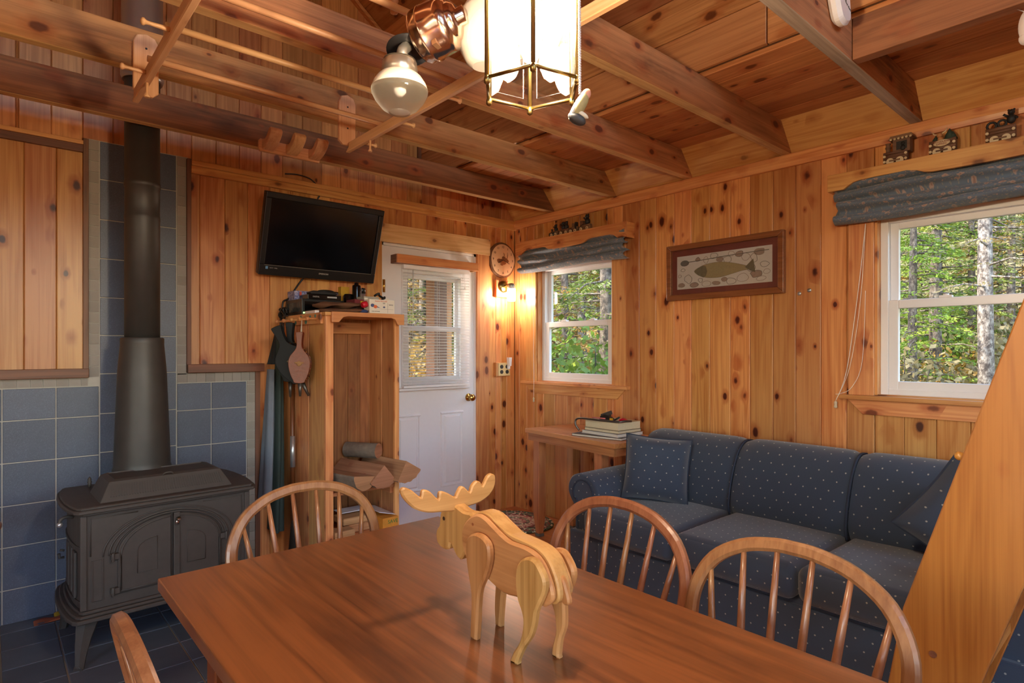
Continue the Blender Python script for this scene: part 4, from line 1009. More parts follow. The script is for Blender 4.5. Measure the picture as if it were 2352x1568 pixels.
# hanging aprons and tools left of the cabinet
def cloth(name, label, cat, cx0, y0, zt, zb, w_, wt, colr, ph):
    m = plain(name+'_cloth', colr, .85, .12, 25)
    def fn(u, v):
        ww = wt+(w_-wt)*min(1, v*1.6)
        a = u*2*math.pi
        fold = 1+.22*math.sin(3*a+ph)*v+.1*math.sin(5*a+ph*2)
        return (cx0-.0+.03*math.cos(a)*fold*(.6+.6*v)-.02*v, y0+ww/2*math.sin(a)*fold+.02*v*math.sin(ph), zt+(zb-zt)*v)
    o = MB().grid(fn, 36, 14).build(name, m); tag(o, label, cat); return o
cloth('grey_apron', 'folded grey-blue apron hanging on the wall left of the cabinet', 'apron', -2.035, -.10, 1.19, .42, .12, .07, '#737a86', 1.0)
cloth('green_coat', 'dark green coat hanging behind the grey apron and bellows', 'coat', -1.985, -.1, 1.40, .22, .14, .05, '#35413d', 2.2)
cloth('black_strap_bundle', 'bundle of dark straps on the first peg above the bellows', 'straps', -1.985, -.085, 1.42, 1.22, .05, .04, '#232526', .4)
br = thing('fireplace_broom', 'long-handled hearth broom standing beside the cabinet side', 'broom', (-1.965, -.24, 0))
MB().tube([(-1.962, -.25, .3), (-1.955, -.22, 1.15)], .012, 10).build('handle', plain('broom_handle_brown', '#6a3c1e', .4), br)
MB().tube([(-1.962, -.25, .62), (-1.96, -.24, .8)], .0145, 10).build('ferrule', STEEL, br)
MB().lathe([(.05, 0), (.055, .02), (.03, .2), (.015, .3)], (-1.963, -.252, .012), sx=.5).build('bristles', plain('bristle_dark', '#2b2622', .9, .3, 80, bump=.6), br)
# things on the cabinet top (z = CT+.016)
ZT = CT+.016
def setbox(name, label, cat, a, b, mat, extra=None, bev=.003):
    t = thing(name, label, cat, ((a[0]+b[0])/2, (a[1]+b[1])/2, min(a[2], b[2])))
    MB().box(a, b).build('case', mat, t, bevel=bev)
    if extra: extra(t)
    return t
def amp(t):
    m = MB()
    for i in range(12): m.box((-1.9265, -.07-.017*i, ZT+.02), (-1.9235, -.078-.017*i, ZT+.075))
    m.build('vent_slot', BLACKG, t, kind='stuff')
    MB().box((-1.91, -.295, ZT+.02), (-1.68, -.289, ZT+.08)).build('front_panel', BLACKG, t)
    MB().cyl((-1.914, -.292, ZT+.012), (-1.914, -.297, ZT+.012), .005, n=10).build('power_light', emis('led_green', '#b8ff90', 1.0), t)
setbox('stereo_receiver', 'black stereo receiver with vented side at the rear left of the cabinet top', 'receiver', (-1.925, -.29, ZT), (-1.66, -.04, ZT+.095), BLACK, amp)
def vid(t):
    text('DIGITAL', .011, frame_M((-1.83, -.2715, ZT+.112), (1, 0, 0), (0, 0, 1)), TXT, t)
    MB().box((-1.76, -.2725, ZT+.108), (-1.70, -.2695, ZT+.117)).build('display', plain('display_silver', '#b8b8b8', .3, 0), t)
setbox('video_player', 'slim black video player stacked on the stereo receiver', 'player', (-1.88, -.27, ZT+.096), (-1.67, -.14, ZT+.126), BLACKG, vid)
rem = thing('remote_tray', 'curved black remote lying on top of the video player', 'remote', (-1.79, -.22, ZT+.127))
MB().prism([(-1.855, ZT+.127), (-1.70, ZT+.127), (-1.685, ZT+.134), (-1.71, ZT+.146), (-1.84, ZT+.15), (-1.865, ZT+.14)], -.26, -.20, 'y').build('shell', BLACK, rem, bevel=.004)
def puzzmat():
    m, N, L, b = newmat('game_box_print'); setp(b, rough=.5)
    tc = N.new('ShaderNodeTexCoord'); v = N.new('ShaderNodeTexVoronoi'); v.inputs['Scale'].default_value = 110; L.new(tc.outputs['Object'], v.inputs[0])
    r = N.new('ShaderNodeValToRGB'); L.new(v.outputs['Color'], r.inputs[0])
    r.color_ramp.elements[0].color = RGB('#4c5690'); r.color_ramp.elements[1].color = RGB('#c4c0d4')
    e = r.color_ramp.elements.new(.5); e.color = RGB('#7a80ae'); L.new(r.outputs[0], b.inputs['Base Color']); return m
def gm(t):
    text('MATCHDOWN', .028, frame_M((-1.735, -.1315, ZT+.137), (1, 0, 0), (0, 0, 1)), plain('game_text', '#e0dcec', .5, 0), t)
    MB().box((-1.875, -.1312, ZT+.10), (-1.862, -.129, ZT+.15)).build('red_band', plain('game_red', '#c8543e', .5, 0), t)
    MB().box((-1.635, -.1312, ZT+.105), (-1.60, -.129, ZT+.145)).build('print_patch', plain('game_peach', '#e0a890', .5, .1), t)
setbox('board_game_box', 'blue and white patterned board game box lying behind the video player', 'game box', (-1.905, -.13, ZT+.0961), (-1.585, -.015, ZT+.155), puzzmat(), gm)
cap_ = thing('dark_cap', 'crumpled black cap on the board game box', 'cap', (-1.68, -.07, ZT+.156))
MB().sph((-1.68, -.07, ZT+.165), .045, sc=(1.3, .8, .3)).sph((-1.63, -.08, ZT+.162), .03, sc=(1.4, .8, .2)).build('cap_body', BLACK, cap_)
tag(MB().lathe([(.026, 0), (.028, .01), (.029, .13), (.024, .14), (.001, .142)], (-1.622, -.265, ZT)).build('black_tumbler', BLACKG), 'short black tumbler between the receiver and the tall black flask', 'tumbler')
yb = thing('yellow_box', 'small yellow box standing behind the black tumbler', 'box', (-1.617, -.19, ZT))
MB().box((-1.645, -.215, ZT), (-1.59, -.175, ZT+.19)).build('carton', plain('carton_yellow', '#c79a28', .5, .2, 50), yb)
fl = thing('vacuum_flask', 'tall black flask standing on the cabinet top', 'flask', (-1.575, -.29, ZT))
MB().lathe([(.026, 0), (.027, .01), (.027, .185), (.025, .195), (.014, .2), (.013, .212), (.002, .214)], (-1.578, -.29, ZT)).build('body', BLACKG, fl)
MB().cyl((-1.556, -.308, ZT+.05), (-1.556, -.308, ZT+.18), .003, n=8).build('clip', STEEL, fl)
tm = thing('travel_mug', 'silver travel mug with black lid on the cabinet top', 'mug', (-1.525, -.25, ZT))
MB().lathe([(.02, 0), (.0225, .1), (.023, .15)], (-1.522, -.25, ZT)).build('steel_body', STEEL, tm); MB().lathe([(.024, .15), (.024, .182), (.02, .186)], (-1.522, -.25, ZT)).build('lid', BLACK, tm)
bk = thing('book_stack', 'red book with yellow card and papers stacked on the cabinet top', 'books', (-1.6, -.4, ZT))
MB().box((-1.665, -.44, ZT+.066), (-1.56, -.33, ZT+.096)).build('red_book', plain('book_red', '#7a2a30', .5, .1), bk)
MB().box((-1.655, -.445, ZT+.0), (-1.55, -.33, ZT+.066)).build('lower_book', plain('book_dark', '#3a342c', .6, .1), bk)
MB().box((-1.63, -.45, ZT+.062), (-1.58, -.44, ZT+.086)).build('yellow_card', plain('card_yellow', '#d1b22e', .5, .1), bk)
MB().box((-1.60, -.43, ZT+.097), (-1.50, -.34, ZT+.118)).build('paper_bundle', plain('bundle_grey', '#a8a294', .8, .3, 60), bk)
tag(MB().tube(smoothpts([(-1.52, -.41, ZT+.125), (-1.5, -.43, ZT+.14), (-1.48, -.4, ZT+.13), (-1.47, -.44, ZT+.11), (-1.455, -.42, ZT+.12), (-1.46, -.39, ZT+.1)], 4), .007, 7).build('cable_tangle', BLACK), 'black tangle of cable on the papers at the cabinet top', 'cable')
GLV = plain('brown_suede', '#6a4630', .85, .3, 25, bump=.5)
def glove(label, z0, p0, p1, ph, wd, hh):
    p0, p1 = V(p0), V(p1); d_ = (p1-p0).normalized(); nn = V((-d_.y, d_.x))
    def fn(u, v):
        a = v*2*math.pi; e = min(1, math.sin(math.pi*min(.97, max(.03, u)))**.35)
        h = hh*(.7+.35*math.sin(u*7+ph)**2)
        c = p0+(p1-p0)*u+nn*(wd*math.cos(a)*e+.01*math.sin(u*11+ph))
        return (c.x, c.y, z0+hh+.004*math.sin(u*12+ph+a*2)+h*math.sin(a)*e*(1+.15*math.sin(3*a+u*9)))
    o = MB().grid(fn, 40, 20).build('leather_glove', GLV); tag(o, label, 'glove', 'leather gloves on the cabinet'); return o
glove('upper brown suede glove draped along the cabinet top edge', ZT+.034, (-1.895, -.37), (-1.66, -.52), .3, .05, .019)
glove('lower dark brown suede glove flat along the cabinet top edge', ZT+.002, (-1.90, -.43), (-1.65, -.60), 1.9, .055, .014)
tag(MB().box((-1.935, -.50, ZT), (-1.91, -.36, ZT+.016)).build('white_card', WHITE, bevel=.002), 'small white card under the gloves at the cabinet left edge', 'card')
tag(MB().lathe([(.015, 0), (.018, .006), (.018, .03), (.01, .034)], (-1.70, -.60, ZT+.048), Matrix.Rotation(math.radians(70), 3, 'Y'), n=12).build('red_plastic_piece', plain('red_plastic', '#c81f34', .35, .05)), 'small bright red plastic piece tipped over beside the matches box', 'piece')  # red plastic piece of unknown kind, shaped like a small cup
tag(MB().sph((-1.69, -.60, ZT+.013), .026, sc=(1, .9, .5)).build('blue_cloth', plain('blue_cloth_mat', '#2f4270', .8, .2, 40)), 'small crumpled blue cloth under the red plastic piece', 'cloth')
mb = thing('matches_box', 'white kitchen matches box with orange and blue print on the cabinet corner', 'box', (-1.58, -.59, ZT))
CARD = plain('match_card', '#e3dccd', .6, .03)
mx, mw = -1.664, .163
MB().box((mx, -.62, ZT), (mx+mw, -.555, ZT+.085)).build('carton', CARD, mb, bevel=.001)
MB().box((mx, -.558, ZT+.085), (mx+.022, -.556, ZT+.097)).box((mx+mw-.022, -.558, ZT+.085), (mx+mw, -.556, ZT+.1)).build('flap', CARD, mb)
ORG = plain('print_orange', '#d96a3a', .6, 0); BLU = plain('print_blue', '#4a5a86', .6, 0); MG = plain('print_grey', '#6a6460', .6, 0)
yf = -.6205
MB().sph((mx+.038, yf, ZT+.043), .012, sc=(1, .05, .8)).build('orange_print', ORG, mb); MB().sph((mx+.02, yf+.0003, ZT+.05), .011, sc=(1.1, .05, .9)).prism([(mx+.05, ZT+.045), (mx+.07, ZT+.036), (mx+.05, ZT+.039)], yf-.0003, yf+.0005, 'y').prism([(mx+.085, ZT+.042), (mx+.094, ZT+.048), (mx+.103, ZT+.042), (mx+.094, ZT+.036)], yf-.0003, yf+.0005, 'y').build('blue_print', BLU, mb)
text('Kitchen MATCHES', .010, frame_M((mx+.075, yf, ZT+.075), (1, 0, 0), (0, 0, 1)), ORG, mb); text('WAX', .012, frame_M((mx+.14, yf, ZT+.056), (1, 0, 0), (0, 0, 1)), MG, mb); text('STRIKE ANYWHERE', .006, frame_M((mx+.04, yf, ZT+.016), (1, 0, 0), (0, 0, 1)), MG, mb); text('250', .01, frame_M((mx+.093, yf, ZT+.064), (1, 0, 0), (0, 0, 1)), MG, mb)
MB().box((mx+.118, yf, ZT+.008), (mx+.119, yf+.0006, ZT+.068)).box((mx+.07, yf, ZT+.03), (mx+.155, yf+.0006, ZT+.0308)).build('print_rule', MG, mb)
wr = thing('wire_bundle', 'tangle of black wires hanging at the rear corner of the cabinet top', 'cable', (-1.95, -.1, 1.45))
rnd = random.Random(5)
for i in range(6):
    p = [V((-1.955-.02*rnd.random(), -.04-.12*rnd.random(), ZT+.05*rnd.random())) for _ in range(5)] + [V((-1.965, -.06-.05*rnd.random(), 1.46)), V((-1.97, -.07-.03*i*.3, 1.36-.05*rnd.random()))]
    MB().tube(smoothpts(p, 4), .0045, 6).build('wire', BLACK, wr)
# firewood on the shelf and things on the lower shelf
LOGS = wood('split_log', '#b58a64', '#80593a', 'y', knot=.2, rough=.9, bump=1.2, stain=.4, vary=.12); BARKM = plain('log_bark', '#75685c', .95, .4, 35, bump=1.2); ENDG = wood('log_end_grain', '#b88660', '#946844', 'x', knot=0, rough=.85, vary=.05)
def log(label, x, z, r, a0, a1, rot, y0, y1, skew=0.0):
    t = thing('firewood_log', label, 'log', (x, (y0+y1)/2, z), (0, 0, skew), group='firewood on the cabinet shelf')
    n = 22; P = [(0, 0)] if (a1-a0) < 5 else []
    arc = [(r*(1+.018*math.sin(i*1.3))*math.cos(a0+(a1-a0)*i/n), r*(1+.018*math.sin(i*1.3))*math.sin(a0+(a1-a0)*i/n)) for i in range(n+1)]
    L = y1-y0; m = MB(); c, s_ = math.cos(rot), math.sin(rot)
    poly = [(p[0]*c-p[1]*s_, p[0]*s_+p[1]*c) for p in (P+arc)]
    mm = MB().prism(poly, -L/2, L/2, 'y')
    mm.mi = [1]*len(mm.f); 
    mm.mi[-1] = 2; mm.mi[-2] = 2
    if P: 
        k = len(poly)
        area = sum(poly[i][0]*poly[(i+1) % k][1]-poly[(i+1) % k][0]*poly[i][1] for i in range(k))
        order = list(range(k)) if area > 0 else list(range(k))[::-1]
        for i in range(k):
            if 0 in (order[i], order[(i+1) % k]): mm.mi[i] = 0
    return mm.build('wood', [LOGS, BARKM, ENDG], t, local=True)
log('half-round split log with grey bark at the left of the cabinet shelf', -1.80, .612, .078, math.pi, 2*math.pi, -.15, -.74, -.33, .25)
log('three-sided split log lying in the middle of the cabinet shelf', -1.66, .655, .13, math.pi*1.12, math.pi*1.62, .35, -.72, -.33, .2)
log('split log poking out past the right front edge of the cabinet shelf', -1.52, .665, .125, math.pi*1.25, math.pi*1.75, .25, -.74, -.34, .15)
log('barky round log at the back on top of the split firewood', -1.60, .70, .045, 0, 6.28, 0, -.52, -.30, .55)
nb = thing('notebook', 'open white-paged notebook leaning on the lower cabinet shelf', 'notebook', (-1.66, -.45, .2))
MB().box((-1.77, -.48, .212), (-1.60, -.38, .216)).build('page', WHITE, nb)
oc = thing('cardboard_carton', 'orange and yellow printed carton with open lid on the lower cabinet shelf', 'carton', (-1.54, -.55, .11))
MB().box((-1.60, -.66, .11), (-1.50, -.36, .19)).build('carton_body', plain('carton_orange', '#d08a30', .6, .2, 50), oc)
MB().box((-1.602, -.662, .12), (-1.498, -.659, .135)).build('print_band', plain('carton_red', '#b8452c', .6, .1), oc); text('SAVE', .03, frame_M((-1.535, -.6612, .165), (1, 0, 0), (0, 0, 1)), plain('carton_green', '#3f7a3a', .6, 0), oc)
MB().bar((-1.605, -.5, .222), (-1.495, -.5, .192), .003, .26, (0, 1, 0)).build('lid', WHITE, oc)
for lb, a, b in (('pale wood block in front on the lower cabinet shelf', (-1.88, -.64, .111), (-1.76, -.55, .16)), ('split kindling slab lying across the lower cabinet shelf', (-1.79, -.55, .16), (-1.63, -.42, .2)), ('rough kindling slab under the kindling pile on the lower cabinet shelf', (-1.76, -.55, .111), (-1.62, -.4, .158))):
    o = MB().box(a, b).build('kindling', wood('kindling_'+lb[:4], '#c09468', '#8f6238', 'x', knot=0, rough=.85), bevel=.006); tag(o, lb, 'wood', 'kindling on the lower shelf'); o.location.z += .145

for o in (nb, oc): o.location.z += .145
# ============================================================ DINING TABLE
tb = thing('dining_table', 'large dark oak dining table in the foreground carrying the wooden moose', 'table', (-2.58, -2.98, 0))
TX0, TX1, TY0, TY1, TZ = -2.99, -2.168, -3.90, -2.055, .75
MB().box((TX0, TY0, TZ-.03), (TX1, TY1, TZ)).build('tabletop', OAK, tb, bevel=.003)
OAKZ = wood('oak_leg', '#84461f', '#5a2c12', 'z', knot=0, rough=.35, fine=60)
for a, b in (((TX0+.1, TY0+.12, TZ-.11), (TX0+.122, TY1-.12, TZ-.03)), ((TX1-.122, TY0+.12, TZ-.11), (TX1-.1, TY1-.12, TZ-.03)), ((TX0+.12, TY1-.142, TZ-.11), (TX1-.12, TY1-.12, TZ-.03)), ((TX0+.12, TY0+.12, TZ-.11), (TX1-.12, TY0+.142, TZ-.03))):
    MB().box(a, b).build('apron', OAKZ, tb)
for x in (TX0+.085, TX1-.155):
    for y in (TY0+.1, TY1-.17): MB().box((x, y, 0), (x+.07, y+.07, TZ-.03)).build('leg', OAKZ, tb, bevel=.004)
# ============================================================ BOW-BACK CHAIRS
def make_chair():
    t = thing('windsor_chair', 'x', 'chair', group='bow-back chairs around the dining table')
    def seat(u, v):
        return None
    P = [(-.17, -.19), (.17, -.19), (.2, -.12), (.215, .05), (.205, .17), (.15, .2), (-.15, .2), (-.205, .17), (-.215, .05), (-.2, -.12)]
    P = [(p.x, p.y) for p in smoothpts(P, 3, True)]
    MB().prism(P, .42, .455, 'z', ch=.009).build('seat', CHAIR, t, local=True)
    lean = math.tan(math.radians(13))
    def B(x, h): return V((x, -.165-h*lean, .445+h))
    hp = [(-.155, 0), (-.185, .08), (-.213, .16), (-.228, .235), (-.222, .31), (-.185, .38), (-.12, .425), (-.05, .444), (0, .447)]
    hp = [(x, h*.952) for x, h in hp]
    hp = hp + [(-x, h) for x, h in hp[-2::-1]]
    pts = smoothpts([B(x, h) for x, h in hp], 4)
    nb_ = V((0, -1, lean*0)).normalized()
    m = MB(); n = len(pts); vs = []; 
    up = V((0, -math.cos(math.radians(13)), -math.sin(math.radians(13)))) 
    for i, p in enumerate(pts):
        d_ = (pts[min(i+1, n-1)]-pts[max(i-1, 0)]).normalized(); s_ = up.cross(d_).normalized()
        for k in range(8):
            a = 2*math.pi*(k+.5)/8; vs.append(p + s_*.0165*max(-.93, min(.93, 1.3*math.cos(a))) + up*.0125*max(-.93, min(.93, 1.3*math.sin(a))))
    fs = [(i*8+k, i*8+(k+1) % 8, (i+1)*8+(k+1) % 8, (i+1)*8+k) for i in range(n-1) for k in range(8)]
    m.add(vs, fs).build('bow', CHAIR, t, local=True, bevel=0)
    def bowh(x):
        for i in range(len(pts)-1):
            pass
        best = min((p for p in pts if p.z > .66), key=lambda p: abs(p.x-x)); return best.z-.445
    for i in range(6):
        xb = -.135+.054*i; xt = xb*1.42; h = bowh(xt)-.004
        p0 = V((xb, -.155, .45)); p1 = B(xt, h)
        pp = [p0+(p1-p0)*k for k in (0, .25, .45, .75, 1)]
        MB().tube(pp, [.0065, .0085, .0095, .008, .006], 8).build('spindle', CHAIR, t, local=True)
    for sx in (-1, 1):
        for sy in (-1, 1):
            p0 = V((sx*.13, sy*.12, .425)); p1 = V((sx*.205, sy*.2, 0))
            MB().tube([p0+(p1-p0)*k for k in (0, .1, .3, .55, .6, .62, .8, 1)], [.012, .014, .019, .021, .016, .019, .016, .011], 10).build('leg', CHAIR, t, local=True)
        MB().tube([(sx*.175, -.167, .16), (sx*.175, 0, .16), (sx*.175, .167, .16)], [.008, .014, .008], 8).build('stretcher', CHAIR, t, local=True)
    MB().tube([(-.175, 0, .16), (0, 0, .16), (.175, 0, .16)], [.008, .014, .008], 8).build('stretcher', CHAIR, t, local=True)
    return t
ch0 = make_chair()
chs = [((-2.545, -2.115, 0), 180, 'bow-back wooden chair at the far end of the table before the stove'),
       ((-2.215, -2.655, 0), 90, 'bow-back wooden chair at the table nearest the side table and sofa arm'),
       ((-2.235, -3.145, 0), 90, 'bow-back wooden chair at the table beside the sloping stair plank'),
       ((-2.875, -2.645, 0), -90, 'bow-back wooden chair at the stove-side corner of the table, seen edge-on')]
for i, (loc, rz, lb) in enumerate(chs):
    o = ch0 if i == 0 else copy_tree(ch0)
    o.location = loc; o.rotation_euler = (0, 0, math.radians(rz)); o['label'] = lb
# ============================================================ WOODEN MOOSE
mo = thing('wooden_moose', 'carved layered wooden moose figure with spread antlers standing on the table', 'moose figure', (-2.555, -2.85, .75))
def mp_(pts, x0, x1, name, mat='y', ch=.004, sub=3, sm=True):
    P = [(p.x, p.y) for p in smoothpts(pts, sub, True)] if sm else pts
    P = [(y, z+.75) for y, z in P]
    return MB().prism(P, x0, x1, 'x', ch=ch).build(name, MOOSE[mat], mo)
plate = [(-2.746,.186),(-2.753,.206),(-2.773,.225),(-2.797,.236),(-2.82,.234),(-2.844,.224),(-2.875,.211),(-2.897,.206),(-2.933,.206),(-2.961,.201),(-2.981,.188),(-2.998,.163),(-3.005,.142),(-3.001,.129),(-2.985,.116),(-2.972,.115),(-2.919,.111),(-2.875,.106),(-2.828,.118),(-2.795,.129),(-2.769,.133),(-2.751,.158)]
mp_(plate, -2.585, -2.573, 'body_side'); mp_(plate, -2.543, -2.531, 'body_side')
core = [(-2.742,.19),(-2.755,.215),(-2.79,.238),(-2.82,.239),(-2.85,.226),(-2.885,.215),(-2.93,.212),(-2.962,.207),(-2.985,.193),(-3.003,.165),(-3.009,.14),(-3.003,.125),(-2.985,.118),(-2.92,.113),(-2.875,.108),(-2.828,.12),(-2.795,.131),(-2.765,.135),(-2.748,.16)]
mp_(core, -2.5735, -2.5425, 'body_core', ch=.003)
mp_([(-2.80,.236),(-2.835,.232),(-2.84,.226),(-2.80,.229)], -2.566, -2.55, 'back_block', ch=.001, sm=False)
mp_([(-2.78,.175),(-2.788,.193),(-2.807,.204),(-2.83,.204),(-2.848,.195),(-2.854,.179),(-2.852,.156),(-2.84,.127),(-2.826,.101),(-2.82,.069),(-2.818,.037),(-2.815,.01),(-2.813,.0),(-2.797,.0),(-2.795,.008),(-2.796,.03),(-2.798,.061),(-2.797,.092),(-2.79,.116),(-2.783,.145)], -2.601, -2.585, 'front_leg', 'z')
hind = [(-2.926,.152),(-2.93,.175),(-2.944,.191),(-2.961,.198),(-2.978,.196),(-2.992,.183),(-3.001,.167),(-2.999,.149),(-2.987,.125),(-2.979,.109),(-2.974,.084),(-2.964,.06),(-2.947,.037),(-2.932,.008),(-2.93,.0),(-2.913,.0),(-2.914,.006),(-2.921,.02),(-2.939,.048),(-2.946,.081),(-2.942,.099),(-2.933,.114),(-2.928,.132)]
mp_(hind, -2.601, -2.585, 'hind_leg', 'z')
mp_([(y-.0 +(.0 if z > .1 else -.035*(1-z/.1)), z) for y, z in hind], -2.531, -2.515, 'hind_leg', 'z')
fl_ = [(-2.78,.175),(-2.788,.193),(-2.807,.204),(-2.83,.204),(-2.848,.195),(-2.854,.179),(-2.85,.156),(-2.835,.127),(-2.818,.101),(-2.81,.069),(-2.806,.037),(-2.803,.01),(-2.802,.0),(-2.787,.0),(-2.786,.008),(-2.784,.03),(-2.785,.061),(-2.788,.092),(-2.788,.116),(-2.783,.145)]
mp_(fl_, -2.531, -2.515, 'front_leg', 'z')
head = [(-2.668,.233),(-2.695,.236),(-2.735,.226),(-2.765,.224),(-2.77,.18),(-2.745,.15),(-2.727,.126),(-2.713,.128),(-2.702,.138),(-2.692,.148),(-2.688,.150),(-2.684,.138),(-2.67,.132),(-2.653,.133),(-2.640,.141),(-2.636,.155),(-2.638,.168),(-2.648,.180),(-2.652,.204),(-2.66,.222)]
hd = mp_(head, -2.572, -2.543, 'head', 'z', ch=.004)
for xx, s_ in ((-2.572, -1), (-2.543, 1)): MB().cyl((xx-.0004*s_*0, -2.668, .948), (xx+.0008*s_, -2.668, .948), .0042, n=14).build('eye', plain('eye_dark_%d' % s_, '#3a2414', .5, 0), mo)
MB().cyl((-2.5855, -2.785, .964), (-2.5845, -2.785, .964), .003, n=12).build('dowel_plug', plain('plug_brown', '#8a4a26', .5, 0), mo)
ant = [(-2.698,.283),(-2.69,.288),(-2.675,.281),(-2.663,.271),(-2.652,.263),(-2.649,.275),(-2.641,.276),(-2.63,.27),(-2.611,.252),(-2.608,.265),(-2.599,.266),(-2.586,.26),(-2.569,.25),(-2.564,.256),(-2.555,.268),(-2.545,.267),(-2.531,.254),(-2.525,.266),(-2.513,.275),(-2.502,.271),(-2.496,.262),(-2.483,.28),(-2.47,.285),(-2.46,.277),(-2.461,.259),(-2.474,.241),(-2.502,.228),(-2.538,.224),(-2.566,.22),(-2.599,.224),(-2.635,.229),(-2.663,.24),(-2.681,.255),(-2.693,.27)]
P = [(p.x, p.y+.75) for p in smoothpts(ant, 3, True)]
MB().prism(P, -2.706, -2.694, 'y', ch=.003).build('antlers', MOOSE['x'], mo)
mp_([(-2.990,.163),(-2.998,.169),(-3.008,.163),(-3.016,.146),(-3.021,.128),(-3.012,.121),(-3.002,.125),(-2.995,.14)], -2.563, -2.551, 'tail', 'z', ch=.003)
# ============================================================ SOFA
def dotmat(name, hexc, dot, sp=.052):
    m, N, L, b = newmat(name); setp(b, rough=.9, sheen=.35)
    tc = N.new('ShaderNodeTexCoord')
    def ma(op, a, c=0.0, d_=None):
        n = N.new('ShaderNodeMath'); n.operation = op
        for i, v in ((0, a), (1, c)):
            if isinstance(v, (int, float)): n.inputs[i].default_value = v
            else: L.new(v, n.inputs[i])
        return n.outputs[0]
    s = N.new('ShaderNodeSeparateXYZ'); L.new(tc.outputs['UV'], s.inputs[0])
    u = ma('DIVIDE', s.outputs[0], sp); v = ma('DIVIDE', s.outputs[1], sp*.72)
    row = ma('FLOOR', v); u = ma('ADD', u, ma('MULTIPLY', ma('MODULO', row, 2.0), .5))
    fu = ma('SUBTRACT', ma('FRACT', u), .5); fv = ma('MULTIPLY', ma('SUBTRACT', ma('FRACT', v), .5), .72)
    d_ = ma('SQRT', ma('ADD', ma('MULTIPLY', fu, fu), ma('MULTIPLY', fv, fv)))
    mr = N.new('ShaderNodeMapRange'); mr.inputs[1].default_value = .066; mr.inputs[2].default_value = .046; L.new(d_, mr.inputs[0])
    wv = N.new('ShaderNodeTexNoise'); wv.inputs['Scale'].default_value = 900; L.new(tc.outputs['UV'], wv.inputs[0])
    c = RGB(hexc); m1 = N.new('ShaderNodeMix'); m1.data_type = 'RGBA'; m1.inputs[6].default_value = tuple(q*.72 for q in c[:3])+(1,); m1.inputs[7].default_value = tuple(q*1.28 for q in c[:3])+(1,); L.new(wv.outputs[0], m1.inputs[0])
    m2 = N.new('ShaderNodeMix'); m2.data_type = 'RGBA'; L.new(mr.outputs[0], m2.inputs[0]); L.new(m1.outputs[2], m2.inputs[6]); m2.inputs[7].default_value = RGB(dot)
    L.new(m2.outputs[2], b.inputs['Base Color'])
    bp = N.new('ShaderNodeBump'); bp.inputs['Strength'].default_value = .25; bp.inputs['Distance'].default_value = .001; L.new(wv.outputs[0], bp.inputs['Height']); L.new(bp.outputs[0], b.inputs['Normal'])
    return m
SOFA = dotmat('blue_dotted_fabric', '#364153', '#a5a29a', .058)
PIPING = plain('navy_piping', '#2c3547', .85, .1, 60)
so = thing('sofa', 'long navy sofa with pale dots and rolled arms under the windows', 'sofa', (-.5, -2.43, 0))
YB = [-1.565, -2.12, -2.69, -3.26]
def puff(a, b, r, nm, bul=.012, par=so, mat=SOFA):
    """box with rounded edges and slightly swollen faces"""
    a, b = V(a), V(b); c = (a+b)/2; h = V([abs(q)/2 for q in (b-a)]); n = 14
    m = MB()
    def pt(p):
        q = V([max(-h[i]+r, min(h[i]-r, p[i])) for i in range(3)]); d_ = V(p)-q
        if d_.length > 1e-9: d_ = d_.normalized()*r
        w_ = [p[i]/h[i] for i in range(3)]
        f = V([bul*(1-w_[(i+1) % 3]**2)*(1-w_[(i+2) % 3]**2)*w_[i] for i in range(3)])
        return c+q+d_+f
    ax = []
    def samp(hh):  # denser near edges
        return [-hh, -hh+r*.15, -hh+r*.4, -hh+r*.75, -hh+r] + [(-hh+r)+(2*hh-2*r)*k/8 for k in range(1, 8)] + [hh-r, hh-r*.75, hh-r*.4, hh-r*.15, hh]
    S = [samp(h[i]) for i in range(3)]
    for k in range(3):
        i, j = (k+1) % 3, (k+2) % 3
        for sgn in (-1, 1):
            vs = []
            for vj in S[j]:
                for ui in S[i]:
                    p = [0, 0, 0]; p[k] = sgn*h[k]; p[i] = ui; p[j] = vj; vs.append(pt(p))
            nu = len(S[i]); nv = len(S[j])
            fs = [(y*nu+x, y*nu+x+1, (y+1)*nu+x+1, (y+1)*nu+x) for y in range(nv-1) for x in range(nu-1)]
            if sgn < 0: fs = [f[::-1] for f in fs]
            m.add(vs, fs, True)
    return m.build(nm, mat, par, uv=True)
MB().box((-.86, -3.44, .03), (-.05, -1.43, .31)).build('base', SOFA, so, bevel=.01, uv=True)
MB().box((-.868, -3.2, .05), (-.85, -1.64, .285)).build('front_panel', SOFA, so, bevel=.006, uv=True)
